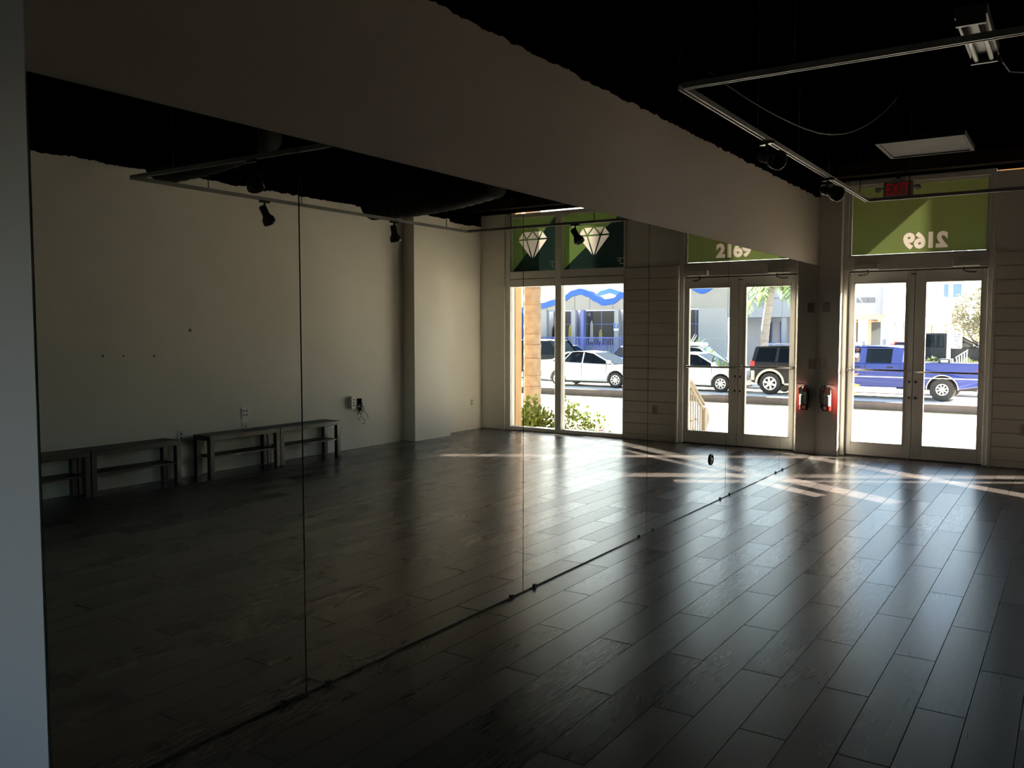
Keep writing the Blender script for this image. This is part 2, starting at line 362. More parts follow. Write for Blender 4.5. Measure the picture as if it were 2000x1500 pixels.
# ================================================================== DOORS
df = empty('door_3', (1.005, D, 0)); struct(df)             # the frame round both leaves
m = MB()
for s in (-1, 1): m.box(s*.735-.025, s*.735+.025, -.06, .06, 0, 3.16)
m.box(-.71, .71, -.06, .06, 2.135, 2.29)
m.box(-.71, .71, -.06, .06, 3.10, 3.16)
m.build('door_frame', M_FRAME, df, bevel=.004, seg=1)
m = MB(); m.box(-.71, .71, .0225, .055, 2.085, 2.1345); m.box(-.71, -.690, .0225, .055, 0, 2.085); m.box(.690, .71, .0225, .055, 0, 2.085); m.box(-.016, .016, .0225, .04, .012, 2.085); m.box(-.71, .71, .0225, .04, .0045, .03)
m.build('door_stop', M_DARKMETAL, df)
def door(name, x0, x1, gx0, gx1, hinge, push_z):
    d = empty(name, ((x0+x1)/2, D, 0)); struct(d); c = (x0+x1)/2
    a, b, e, g = x0-c, x1-c, gx0-c, gx1-c
    m = MB(); m.box(a, e, -.022, .022, .012, 2.12); m.box(g, b, -.022, .022, .012, 2.12); m.box(e, g, -.022, .022, .012, .155); m.box(e, g, -.022, .022, 2.0, 2.12)
    m.build('door_leaf', M_FRAME, d, bevel=.003, seg=1)
    st = MB()
    st.box(e, e+.012, -.026, .026, .155, 2.0); st.box(g-.012, g, -.026, .026, .155, 2.0); st.box(e, g, -.026, .026, .155, .167); st.box(e, g, -.026, .026, 1.988, 2.0)
    st.build('glazing_bead', M_FRAME, d)
    MB().box(e+.012, g-.012, -.004, .004, .167, 1.988).build('pane', M_GLASS, d)
    # push bar with end brackets
    pb = MB(); pb.tube([(a+.03, -.075, push_z), (b-.04, -.075, push_z)], .011, 10)
    bar = pb.build('push_bar', mat('bar_bronze', (.22, .20, .18), .3, metal=.8), d, smooth=True)
    for x in (a+.03, b-.04): MB().box(x-.014, x+.014, -.085, -.022, push_z-.016, push_z+.016).build('bracket', M_STEEL, bar)
    # closer box and arm
    h = 1 if hinge > 0 else -1
    cx = (b-.20) if h > 0 else (a+.20)
    q = MB().box(cx-.13, cx+.13, -.125, -.062, 2.10+.045, 2.10+.105).build('door_closer', M_FRAME, d, bevel=.005)
    MB().tube([(cx-.02*h, -.09, 2.14), (cx-.03*h, -.10, 2.105), (cx+.02*h, -.06, 2.085), (cx+.09*h, -.028, 2.085)], .008, 6).build('closer_arm', M_DARKMETAL, q)
    lx = b-.03 if h < 0 else a+.03
    for z in (.88, .70): MB().lathe([(.013, 0), (.015, .006), (.010, .012)], 12, Matrix.Translation((lx, -.022, z)) @ Matrix.Rotation(pi/2, 4, 'X')).build('lock', M_DARKMETAL, d)
    MB().box(a, b, -.03, -.0221, .002, .011).build('sweep', M_RUBBER, d)
    return d
door('door_1', .297, 1.002, .362, .922, -1, 1.005)
d2 = door('door_2', 1.008, 1.713, 1.108, 1.664, 1, .992)
MB().box(-.352, -.342, -.032, -.0221, .03, .17).build('flush_bolt', M_STEEL, d2)
MB().tube([(-.40, -.03, 2.08), (-.345, -.03, 2.085)], .006, 6).build('top_catch', M_DARKMETAL, d2)

# ================================================================== PRINTED FILMS
def glyph_polys(body, size):
    cu = bpy.data.curves.new('t', 'FONT'); cu.body = body; cu.size = size; cu.align_x = 'CENTER'; cu.offset = size*.045; cu.resolution_u = 6
    ob = bpy.data.objects.new('t', cu); COL.objects.link(ob)
    dg = bpy.context.evaluated_depsgraph_get(); dg.update()
    me = bpy.data.meshes.new_from_object(ob.evaluated_get(dg))
    bpy.data.objects.remove(ob); return me
def inset(p, d):
    a = sum(p[i][0]*p[(i+1) % len(p)][1]-p[(i+1) % len(p)][0]*p[i][1] for i in range(len(p)))
    if a < 0: p = p[::-1]
    n = len(p); q = []
    for i in range(n):
        p0, p1, p2 = Vector(p[i-1]), Vector(p[i]), Vector(p[(i+1) % n])
        e1 = (p1-p0).normalized(); e2 = (p2-p1).normalized(); n1 = Vector((-e1.y, e1.x)); n2 = Vector((-e2.y, e2.x))
        bis = (n1+n2); s = d/max(.25, bis.dot(n1)/bis.length)/bis.length
        q.append(tuple(p1 + bis*s))
    return q
def film_with_holes(name, rect, holes, y, m, parent, origin):
    """a flat 2-D curve: a rectangle with cut-outs, filled - the print is flat in the photograph too"""
    cu = bpy.data.curves.new(name, 'CURVE'); cu.dimensions = '2D'; cu.fill_mode = 'BOTH'
    def sp(pts):
        s = cu.splines.new('POLY'); s.points.add(len(pts)-1); s.use_cyclic_u = True
        for q, p in zip(s.points, pts): q.co = (p[0], p[1], 0, 1)
    if rect:
        x0, x1, z0, z1 = rect
        sp([(x0, z0), (x1, z0), (x1, z1), (x0, z1)])
    for h in holes: sp(h)
    ob = bpy.data.objects.new('t', cu); COL.objects.link(ob)
    dg = bpy.context.evaluated_depsgraph_get(); dg.update()
    me = bpy.data.meshes.new_from_object(ob.evaluated_get(dg)); bpy.data.objects.remove(ob)
    for v in me.vertices: v.co = Vector((v.co.x, y, v.co.y))
    me.materials.clear(); me.materials.append(m)
    return link(name, me, parent)
def flat_polys(name, polys, y, m, parent):
    mb = MB()
    for p in polys: mb.add([(q[0], y, q[1]) for q in p], [tuple(range(len(p)))])
    return mb.build(name, m, parent)
F_GREEN = film_mat('green_film', (.115, .140, .046), trans=.15)
F_PALE = film_mat('pale_print', (.62, .52, .46), trans=.15)
F_DIAM = film_mat('diamond_print', (.62, .55, .48), trans=.22)

# transom over the doors
w2 = empty('window_2', (1.005, D, 2.29)); struct(w2)
m = MB(); m.box(-.71, -.685, -.03, .03, 0, .81); m.box(.685, .71, -.03, .03, 0, .81); m.box(-.685, .685, -.03, .03, 0, .022); m.box(-.685, .685, -.03, .03, .785, .81)
m.build('frame', M_FRAME, w2)
MB().box(-.685, .685, .004, .010, .022, .785).build('pane', M_GLASS, w2)
tm = glyph_polys('2169', .235)
xs = [v.co.x for v in tm.vertices]; sxl = .445/(max(xs)-min(xs))
def num_xy(x, y): return (-x*sxl + .085, y*.95 + .085)                     # reads rightly from the street, reversed in here
def glyph_outlines(body, size):
    cu = bpy.data.curves.new('t', 'FONT'); cu.body = body; cu.size = size; cu.align_x = 'CENTER'; cu.offset = size*.035
    ob = bpy.data.objects.new('t', cu); COL.objects.link(ob)
    dg = bpy.context.evaluated_depsgraph_get(); dg.update()
    c2 = ob.to_curve(dg); out = []
    for sp in c2.splines:
        bp_ = sp.bezier_points; n = len(bp_); pts = []
        for i in range(n):
            p0, p1 = bp_[i], bp_[(i+1) % n]
            for k in range(6):
                t = k/6; u = 1-t
                q = p0.co*u**3 + p0.handle_right*3*u*u*t + p1.handle_left*3*u*t*t + p1.co*t**3
                pts.append((q.x, q.y))
        out.append(pts)
    ob.to_curve_clear(); bpy.data.objects.remove(ob); return out
def inside(p, poly):
    c = False
    for i in range(len(poly)):
        (x0, y0), (x1, y1) = poly[i-1], poly[i]
        if (y0 > p[1]) != (y1 > p[1]) and p[0] < (x1-x0)*(p[1]-y0)/(y1-y0)+x0: c = not c
    return c
def dedupe(p):
    q = [p[0]]
    for a in p[1:]:
        if math.dist(a, q[-1]) > 1e-4: q.append(a)
    if math.dist(q[0], q[-1]) <= 1e-4: q.pop()
    return q
_raw = [dedupe([num_xy(*p) for p in o_]) for o_ in glyph_outlines('2169', .235)]
NUM = [inset(p, .010 if any(inside(p[0], q) for q in _raw if q is not p) else -.012) for p in _raw]      # heavier strokes
film_with_holes('film', (-.684, .684, .028, .7856), NUM, 0, F_GREEN, w2, None)
film_with_holes('street_number', None, NUM, 0, F_PALE, w2, None)

# shop window: frame, two lower panes, two upper panes with printed film
w1 = empty('window_1', (3.51, D, 0)); struct(w1)
xa, xb, xc, xd, xe, xf_ = 2.55-3.51, 2.572-3.51, 3.53-3.51, 3.63-3.51, 4.385-3.51, 4.47-3.51
m = MB()
m.box(xa, xb, -.06, .06, 0, 3.12); m.box(xe, xf_, -.06, .06, 0, 3.12); m.box(xc, xd, -.06, .06, 0, 3.12)
for (u, v_) in ((xb, xc), (xd, xe)):
    m.box(u, v_, -.06, .06, 0, .055); m.box(u, v_, -.06, .06, 2.08, 2.30); m.box(u, v_, -.06, .06, 3.06, 3.12)
m.build('window_frame', M_FRAME, w1, bevel=.004, seg=1)
m = MB()
for (u, v_) in ((xb, xc), (xd, xe)): m.box(u, v_, -.066, -.0605, 2.185, 2.192)
m.build('frame_joint', M_DARKMETAL, w1)
for (u, v_) in ((xb, xc), (xd, xe)):
    MB().box(u, v_, -.004, .004, .055, 2.08).build('pane', M_GLASS, w1)
    MB().box(u, v_, .004, .010, 2.30, 3.06).build('pane', M_GLASS, w1)
def diamond(cx, cz, wd, ht):
    """outline pieces of a cut gem, seen flat: crown of five facets, pavilion of three; gaps left between them"""
    t, k, b = cz+ht*.5, cz+ht*.22, cz-ht*.5
    L = [(cx-wd/2, k), (cx-wd*.32, t), (cx, t), (cx+wd*.32, t), (cx+wd/2, k), (cx-wd*.20, k), (cx+wd*.20, k), (cx, b)]
    tri = [(0, 1, 5), (1, 2, 5), (2, 6, 5), (2, 3, 6), (3, 4, 6)]
    out = [[L[i] for i in f] for f in tri]
    kk = k-.0
    out += [[(cx-wd/2, kk), (cx-wd*.20, kk), (cx, b)], [(cx-wd*.20, kk), (cx+wd*.20, kk), (cx, b)], [(cx+wd*.20, kk), (cx+wd/2, kk), (cx, b)]]
    res = []
    for p in out:
        res.append(inset(p, .011))
    return res
def emblem(cx, z):
    """the small line-drawn two-letter mark in the lower corner (letters F and C sharing a stem, reversed as seen from inside)"""
    q = []
    def R(x0, x1, z0, z1): q.append([(x0, z0), (x1, z0), (x1, z1), (x0, z1)])
    w_, t = .012, .013
    R(cx-w_/2, cx+w_/2, z, z+.085)
    R(cx-w_/2-.045, cx-w_/2, z+.085-t, z+.085); R(cx-w_/2-.045, cx-w_/2, z, z+t)
    R(cx+w_/2, cx+.052, z+.085-t, z+.085); R(cx+w_/2, cx+.042, z+.040, z+.040+t*.9)
    return [p for p in q if abs(p[2][1]-p[0][1]) > .001]
for i, (u, v_) in enumerate(((xb, xc), (xd, xe))):
    cx = (u+v_)/2
    # in the room the lighter half lies on the right, the dark half on the left below a diagonal
    x0, z0, x1, z1 = u+.03, 3.06, v_-.02, 2.32
    sl_ = (z1-z0)/(x1-x0)
    fm = film_mat('two_tone_film_%d' % i, (.11, .165, .045), (.010, .020, .016), .15, (sl_, -1, sl_*x0 - z0))
    ds = diamond(cx+(.0 if i == 0 else .03), 2.66, .52, .42)
    em = emblem(u+.075, 2.345)
    # mirrored emblem polygons stay inside the pane
    film_with_holes('film', (u+.0005, v_-.0005, 2.302, 3.0605), ds, 0, fm, w1, None)
    flat_polys('gem_print', ds, 0, F_DIAM, w1)
    flat_polys('letter_print', em, -.002, F_DIAM, w1)

# ================================================================== MIRROR WALL
ys = [1.3275, 2.351, 3.963, 5.600, 7.235, 8.862, 10.328]
where = ['nearest the white wall end, narrowest of the row', 'second from the white wall end', 'third from the white wall end, in the middle of the row',
         'fourth in the row, with a black grommet low on it', 'second from the storefront corner', 'last one before the extinguisher corner']
mirrors = []
for i in range(6):
    r = empty('mirror_panel', (.001, ys[i], .0065)); tag(r, 'tall frameless mirror panel ' + where[i], 'mirror', 'mirror panels along the left wall')
    L = ys[i+1]-ys[i]
    MB().box(0, .005, .0025, L-.0025, 0, 2.193).build('backing', M_MEDGE, r)
    MB().quad((.0053, .0035, .001), (.0053, L-.0035, .001), (.0053, L-.0035, 2.192), (.0053, .0035, 2.192)).build('mirror_face', M_MIRROR, r)
    MB().box(0, .0068, .003, L-.003, -.0065, -.0022).build('bottom_channel', M_DARKMETAL, r)
    for y in (.12, L-.12):
        MB().box(.0, .013, y-.010, y+.010, -.0065, .012).build('clip', M_DARKMETAL, r)
    mirrors.append(r)
gl_ = Matrix.Translation((.0056, 6.876-ys[3], .377-.007)) @ Matrix.Rotation(pi/2, 4, 'Y')
MB().lathe([(.047, 0), (.047, .008), (.036, .012), (.034, .004), (.001, .004)], 24, gl_).build('grommet', M_DARKMETAL, mirrors[3], smooth=True)
MB().lathe([(.016, .004), (.016, .010), (.001, .011)], 16, gl_).build('grommet_core', M_STEEL, mirrors[3], smooth=True)

# ================================================================== TRACK LIGHTING
TZ = 2.70; XA, XB, YA, YB = .80, 3.98, 4.22, 8.85
def rail(p, q, nm, label):
    r = empty(nm, (p[0], p[1], TZ)); tag(r, label, 'track', 'ceiling track rails')
    d = Vector(q)-Vector(p); L = d.length; d.normalize(); n = Vector((-d.y, d.x))
    def bar(o0, o1, z0, z1):
        a = n*o0; b = n*o1
        mb = MB(); e = d*L
        mb.add([(a.x, a.y, z0), (b.x, b.y, z0), (e.x+b.x, e.y+b.y, z0), (e.x+a.x, e.y+a.y, z0), (a.x, a.y, z1), (b.x, b.y, z1), (e.x+b.x, e.y+b.y, z1), (e.x+a.x, e.y+a.y, z1)],
               [(3,2,1,0),(4,5,6,7),(0,1,5,4),(1,2,6,5),(2,3,7,6),(3,0,4,7)]); return mb
    bar(-.017, .017, .006, .018).build('top_web', M_TRACK, r)
    for s in (-1, 1): bar(s*.013-.004, s*.013+.004, -.012, .006).build('side_lip', M_TRACK, r)
    return r, d, L
rails = []
for p, q, lab in (((XA, YA), (XB, YA), 'silver track rail across the room, nearest the camera'), ((XA, YA), (XA, YB), 'silver track rail running along the mirror wall'),
                  ((XB, YA), (XB, YB), 'silver track rail running along the bench wall, seen in the mirror'), ((XA, YB), (XB, YB), 'thin silver track rail in front of the storefront transoms')):
    if p[1] == q[1]: p, q = (p[0]+.02, p[1]), (q[0]-.02, q[1])
    rails.append(rail(p, q, 'track_rail', lab))
for (x, y) in ((XA, YA), (XB, YA), (XA, YB), (XB, YB)):
    pass
hang = {0: (.55, 1.6, 2.6), 1: (1.25, 2.2, 3.1, 4.3), 2: (.75, 1.85, 3.2, 4.2), 3: (.35, 1.35, 2.5)}
for i, ds in hang.items():
    r, d, L = rails[i]
    for s in ds:
        c = d*s
        MB().tube([(c.x, c.y, .018), (c.x, c.y, ZC-TZ-.001)], .0045, 6).build('hanger_rod', M_ROD, r)
# slack wires
tag(MB().tube([(XA+.02, YA+.03, TZ+.02), (XA-.06, YA+.05, TZ+.07), (XA-.03, YA+.1, TZ+.25), (XA-.01, YA+.12, TZ+.45), (XA, YA+.12, ZC-.001)], .004, 6).build('power_wire', M_ROD), 'thin pale supply wire drooping to the near corner of the track', 'wire')
cw = [(XA+.05+t*.5, YA+.25+t*2.6, TZ+.02+1.0*(t-.45)**2*1.6*(1 if t > .45 else .35)) for t in [k/14 for k in range(15)]]
tag(MB().tube(cw + [(XA+.6, YA+3.0, ZC-.25)], .0035, 6).build('ceiling_wire', M_ROD), 'thin wire sagging in a long curve above the mirror side track', 'wire')
def spot(loc, rz, tilt, label):
    r = empty('track_spotlight', loc, rz); tag(r, label, 'spotlight', 'black spotlights on the ceiling track')
    MB().box(-.05, .05, -.02, .02, -.032, -.0125).build('adapter', M_DARKMETAL, r)
    MB().tube([(0, 0, -.032), (0, 0, -.10)], .010, 8).build('stem', M_DARKMETAL, r)
    T = Matrix.Translation((0, 0, -.115)) @ Matrix.Rotation(tilt, 4, 'Y')
    MB().lathe([(.001, .060), (.030, .058), (.036, .045), (.036, -.03), (.040, -.045), (.058, -.070), (.062, -.10), (.062, -.125), (.055, -.128), (.045, -.09), (.001, -.085)], 20, T).build('lamp_head', M_DARKMETAL, r, smooth=True)
    MB().tube([(-.03, .037, -.10), (-.035, .05, -.12), (-.02, .038, -.16)], .003, 5).build('lead', M_DARKMETAL, r)
    return r
spot((XB, 5.60, TZ), pi/2, -.55, 'black spotlight on the bench wall track, nearer the benches')
spot((XB, 7.45, TZ), pi/2, -.25, 'black spotlight on the bench wall track, nearer the pilaster')
spot((2.42, YB, TZ), 0, .55, 'black spotlight hanging in front of the diamond transom')
spot((2.50, YA, TZ), .3, .5, 'black spotlight on the near cross track, dark against the ceiling')
spot((XA, 5.67, TZ), 2.6, 1.25, 'black spotlight on the mirror side track, nearer the camera')
spot((XA, 7.30, TZ), 2.6, 1.25, 'black spotlight on the mirror side track, nearer the doors')

# ================================================================== CEILING THINGS
def duct(pts, r, nm, label, wall_pts=None):
    P = []
    # rings every few cm give the flexible duct its ribs
    n = 0; rr = []
    for i in range(len(pts)-1):
        a, b = Vector(pts[i]), Vector(pts[i+1]); k = max(2, int((b-a).length/.05))
        for j in range(k):
            P.append(a.lerp(b, j/k)); rr.append(r*(1.0 if n % 2 else .97)); n += 1
    P.append(Vector(pts[-1])); rr.append(r)
    return tag(MB().tube(P, rr, 16).build(nm, M_DUCT, smooth=True), label, 'duct')
def arc(p0, p1, sag, n=10):
    a, b = Vector(p0), Vector(p1)
    return [a.lerp(b, k/n) - Vector((0, 0, sag*4*(k/n)*(1-k/n))) for k in range(n+1)]
duct(arc((3.3, 5.0, 3.18), (4.6, 4.95, 3.05), .03), .24, 'air_duct', 'black air duct hanging over the bench wall near the benches')
duct(arc((2.9, 7.9, 3.17), (4.62, 7.8, 3.04), .05), .26, 'air_duct', 'black air duct hanging over the bench wall ahead of the pilaster')
duct(arc((2.75, 8.6, 3.28), (3.1, 9.9, 3.28), .04), .15, 'flexible_duct', 'black flexible duct sagging in front of the storefront beam')
tag(MB().tube(arc((2.1, 9.55, 3.25), (2.55, 9.3, 3.4), .02), .10, 14).build('flexible_duct', mat('dull_foil', (.05, .05, .048), .45, metal=.3), smooth=True), 'dull foil flexible duct beside the square ceiling light', 'duct')
# square troffer, light off
t = empty('ceiling_light', (1.42, 7.98, 3.0)); tag(t, 'square unlit ceiling light with a greyish diffuser', 'ceiling light')
m = MB(); m.box(-.33, .33, -.36, -.33, -.02, .02); m.box(-.33, .33, .33, .36, -.02, .02); m.box(-.33, -.30, -.33, .33, -.02, .02); m.box(.30, .33, -.33, .33, -.02, .02); m.box(-.30, .30, -.33, .33, .01, .02)
m.build('housing', mat('grey_housing', (.02, .02, .02), .7, spec=.2), t)
MB().box(-.30, .30, -.33, .33, -.012, -.004).build('diffuser', mat('grey_diffuser', (.035, .032, .03), .7, spec=.2, var=.3, vscale=5), t)
for sx in (-1, 1): MB().tube([(sx*.25, 0, .02), (sx*.25, 0, .699)], .004, 6).build('hanger_rod', M_ROD, t)
t = empty('strip_light', (2.02, 5.5, 3.08)); tag(t, 'unlit strip light fitting hanging beyond the near track', 'ceiling light')
MB().box(-.075, .075, -.40, .40, 0, .055).build('tray', mat('strip_white', (.08, .078, .075), .5), t)
for s in (-1, 1): MB().tube([(s*.04, -.37, -.022), (s*.04, .37, -.022)], .014, 10).build('tube', mat('tube_grey', (.22, .21, .20), .4), t, smooth=True)
for y in (-.38, .38): MB().box(-.07, .07, y-.012, y+.012, -.042, 0).build('lamp_holder', mat('strip_white', (0, 0, 0)), t)
for y in (-.3, .3): MB().tube([(0, y, .055), (0, y, .619)], .004, 6).build('hanger_rod', M_ROD, t)
MB().tube([(.06, .40, .03), (.09, .46, -.03), (.12, .58, -.06), (.2, .7, -.05)], .004, 6).build('lead', M_DARKMETAL, t)

# exit sign
e = empty('exit_sign', (.835, 10.28, 2.92)); tag(e, 'exit sign with dim red letters hanging over the double doors', 'sign')
MB().box(-.15, .15, -.02, .02, 0, .165).build('housing', mat('sign_grey', (.34, .32, .29), .5), e, bevel=.006)
cu = bpy.data.curves.new('t', 'FONT'); cu.body = 'EXIT'; cu.size = .17; cu.align_x = 'CENTER'; cu.extrude = .002; cu.offset = .003
ob = bpy.data.objects.new('t', cu); COL.objects.link(ob); dg = bpy.context.evaluated_depsgraph_get(); dg.update()
me = bpy.data.meshes.new_from_object(ob.evaluated_get(dg)); bpy.data.objects.remove(ob)
xs = [v.co.x for v in me.vertices]; k = .235/(max(xs)-min(xs))
for v in me.vertices: v.co = Vector((v.co.x*k, -.022-v.co.z, .020+v.co.y*1.03))
me.materials.clear(); me.materials.append(mat('exit_red', (.50, .006, .01), .4, emit=((1, .02, .03), .012))); link('lettering', me, e)
MB().box(-.07, .07, -.03, .03, .165, .19).build('canopy', mat('sign_grey', (0, 0, 0)), e)
MB().box(-.02, .02, -.02, .02, .19, .30).build('bracket', M_DARKMETAL, e)
for s in (-1, 1):
    h = MB().tube([(s*.15, 0, .10), (s*.185, -.01, .10)], .008, 6).build('lamp_arm', M_DARKMETAL, e)
    MB().lathe([(.02, 0), (.032, .03), (.032, .05), (.001, .052)], 14, Matrix.Translation((s*.20, .01, .095)) @ Matrix.Rotation(pi/2+.3, 4, 'X')).build('lamp', mat('sign_grey', (0, 0, 0)), h, smooth=True)

# ================================================================== THINGS ON THE FRONT WALL
e = empty('fire_extinguisher', (.135, 10.265, .525)); tag(e, 'red fire extinguisher with white tag hung on the wall between mirror and doors', 'fire extinguisher')
MB().lathe([(.001, 0), (.045, 0), (.05, .008), (.05, .215), (.045, .238), (.03, .255), (.018, .262), (.018, .275)], 28).build('cylinder', M_RED, e, smooth=True)
def band(r, a0, a1, z0, z1, n=14):
    mb = MB(); vs = []; fs = []
    for k in range(n+1):
        a = a0+(a1-a0)*k/n
        vs += [(r*cos(a), r*sin(a), z0), (r*cos(a), r*sin(a), z1)]
    fs = [(2*k, 2*k+2, 2*k+3, 2*k+1) for k in range(n)]
    return mb.add(vs, fs)
band(.0506, radians(200), radians(290), .075, .21).build('label', M_GREYLABEL, e)
band(.0506, radians(292), radians(345), .06, .20).build('side_label', M_LABEL, e)
band(.0507, radians(238), radians(282), .018, .055).build('round_label', M_LABEL, e)
MB().lathe([(.012, .272), (.016, .276), (.016, .30), (.010, .305)], 14).build('valve', M_STEEL, e, smooth=True)
MB().box(-.012, .085, -.008, .008, .303, .311).build('top_lever', M_DARKMETAL, e)
MB().tube([(.0, 0, .29), (.04, 0, .285), (.085, -.004, .262)], .006, 6).build('carry_handle', M_STEEL, e)
MB().tube([(-.01, -.01, .29), (-.045, -.012, .287), (-.07, -.012, .25), (-.074, -.012, .17), (-.066, -.014, .10), (-.058, -.016, .06)], .009, 8).build('hose', M_RUBBER, e, smooth=True)
MB().tube([(-.059, -.016, .065), (-.056, -.016, .03)], [.010, .014], 8).build('nozzle', M_RUBBER, e)
MB().add([(.0, -.054, .185), (.05, -.05, .185), (.052, -.046, .255), (.022, -.03, .285), (.004, -.045, .25)], [(0, 1, 2, 3, 4)]).build('paper_tag', M_LABEL, e)
MB().box(-.03, .03, .045, .064, .06, .10).build('wall_bracket', M_DARKMETAL, e)
tag(MB().box(-.018, .018, 0, .02, 0, .07).build('motion_sensor', M_WHITE, bevel=.006), 'small white sensor box high in the mirror corner', 'sensor').location = (.028, 10.31, 2.37)
def plate(nm, lab, cat, loc, rot, w_, h_, m_, holes=(), grp=None):
    r = empty(nm, loc, rot); tag(r, lab, cat, grp)
    MB().box(-w_/2, w_/2, 0, .006, -h_/2, h_/2).build('cover', m_, r, bevel=.002)
    for (x, z) in holes: MB().box(x-.008, x+.008, -.0015, .0, z-.010, z+.010).build('socket', M_RUBBER, r)
    return r
plate('keypad', 'dark square wall plate above the extinguisher', 'switch', (.095, 10.323, 1.72), 0, .075, .11, mat('keypad_grey', (.36, .33, .29), .4))
plate('light_switch', 'beige switch plate between the extinguisher and the dark plate', 'switch', (.07, 10.323, 1.06), 0, .07, .115, mat('dull_plate', (.42, .33, .26), .5))
plate('power_outlet', 'yellowed outlet plate low on the slatted panel', 'outlet', (2.10, 10.431, .41), 0, .075, .12, M_BEIGEPLATE, ((0, .02), (0, -.02)))

# ================================================================== THINGS ON THE RIGHT WALL (seen in the mirror)
RX = 4.884
def wplate(nm, lab, cat, y, z, w_, h_, m_, holes=()): return plate(nm, lab, cat, (RX-.001-.006, y, z), -pi/2, w_, h_, m_, holes)
wplate('quad_outlet', 'white four socket outlet above the far pair of benches', 'outlet', 6.06, .575, .085, .115, M_WHITE, ((-.018, .022), (.018, .022), (-.018, -.022), (.018, -.022)))
wplate('wall_jack', 'white wall jack just above the bench top', 'outlet', 6.06, .43, .07, .08, M_WHITE, ((.0, .0),))
wplate('blank_plate', 'white plate on the wall in the gap between the bench pairs', 'outlet', 5.27, .41, .07, .12, M_WHITE, ((0, .02), (0, -.02)))
wplate('power_outlet', 'white outlet near the storefront end of the bench wall', 'outlet', 10.17, .40, .06, .10, M_WHITE, ((0, .022), (0, -.022)))
cb = empty('surface_outlet', (RX-.05, 7.66, .575)); tag(cb, 'white surface mounted outlet box beside the tangle of cables', 'outlet')
MB().box(0, .045, -.035, .035, -.075, .075).build('box', M_WHITE, cb, bevel=.004)
for z in (-.035, .0, .035): MB().box(-.002, 0, -.010, .010, z-.009, z+.009).build('socket', M_RUBBER, cb)
jb = empty('junction_box', (RX-.012, 7.80, .54)); tag(jb, 'open wall box spilling black and grey cables', 'junction box')
m = MB(); m.box(0, .01, -.055, -.045, -.085, .085); m.box(0, .01, .045, .055, -.085, .085); m.box(0, .01, -.045, .045, -.085, -.075); m.box(0, .01, -.045, .045, .075, .085)
m.build('rim', M_WHITE, jb)
MB().box(.004, .010, -.045, .045, -.075, .075).build('cavity', M_BLACK, jb)
rnd = random.Random(3)
for k in range(9):
    p = [(-.002, rnd.uniform(-.035, .035), rnd.uniform(-.06, .06))]
    y, z = p[0][1], p[0][2]
    for j in range(6):
        y += rnd.uniform(-.04, .045); z -= rnd.uniform(-.01, .055)
        y = max(-.06, min(.12, y)); p.append((-.010-.03*rnd.random(), y, max(z, -.24)))
    MB().tube(p, .0032, 5).build('cable', M_RUBBER if k % 3 else M_WHITE, jb, smooth=True)
for (y, z, s, lab) in ((5.404, 1.457, .016, 'small dark hole high on the bench wall'), (4.479, 1.222, .012, 'leftmost of three nail marks on the bench wall'), (4.68, 1.218, .010, 'middle of three nail marks on the bench wall'), (4.998, 1.212, .012, 'rightmost of three nail marks on the bench wall')):
    tag(MB().lathe([(s, 0), (s*.8, .002), (s*.4, .003)], 9, Matrix.Translation((RX-.0005, y, z)) @ Matrix.Rotation(-pi/2, 4, 'Y')).build('wall_anchor', mat('anchor_grey', (.16, .14, .12), .7)), lab, 'wall anchor', 'old anchors in the bench wall')

# benches
def bench():
    r = empty('low_bench', (0, 0, 0))
    L, W, H, t = .895, .26, .41, .05
    MB().box(-L/2, L/2, -W/2, W/2, H-.05, H).build('top', M_BENCH, r, bevel=.003)
    for sx in (-1, 1):
        for sy in (-1, 1):
            x, y = sx*(L/2-t/2), sy*(W/2-t/2)
            MB().box(x-t/2, x+t/2, y-t/2, y+t/2, 0, H-.0505).build('leg', M_BENCH, r, bevel=.002)
    MB().box(-L/2+t+.0005, L/2-t-.0005, -W/2+.012, W/2-.012, .185, .203).build('shelf', M_BENCH, r)
    return r
b0 = bench()
for i, (y, lab) in enumerate(((6.76, 'black low bench with a shelf, closest to the cable box'), (5.855, 'black low bench with a shelf, under the four socket outlet'),
                              (4.63, 'black low bench with a shelf, first one past the gap'), (3.725, 'black low bench with a shelf, cut off by the white wall end'))):
    b = b0 if i == 0 else copy_tree(b0)
    b.location = (4.745, y, 0); b.rotation_euler = (0, 0, pi/2); tag(b, lab, 'bench', 'low black benches along the right wall')

exec_outdoor = True
# ================================================================== OUTDOORS: GROUND AND SHOPFRONT
def ground(nm, x0, x1, y0, y1, z, m): return struct(MB().box(x0, x1, y0, y1, z-.4, z).build(nm, m))
ground('parking_ground', -60, 60, 10.62, 29.5, GZ, M_CONC)
ground('street', -90, 90, 29.72, 130, SZ, M_STREET)
struct(MB().box(-60, 60, 29.5, 29.72, GZ-.3, SZ+.012).build('kerb', M_KERB, bevel=.02))
struct(MB().box(-60, 60, 29.36, 29.4995, GZ-.001, GZ+.004).build('yellow_line', mat('line_yellow', (.72, .55, .16), .8, var=.3, vscale=2)))
struct(MB().box(-60, 60, 33.6, 34.2, SZ-.1, SZ+.03).build('median_strip', M_KERB))
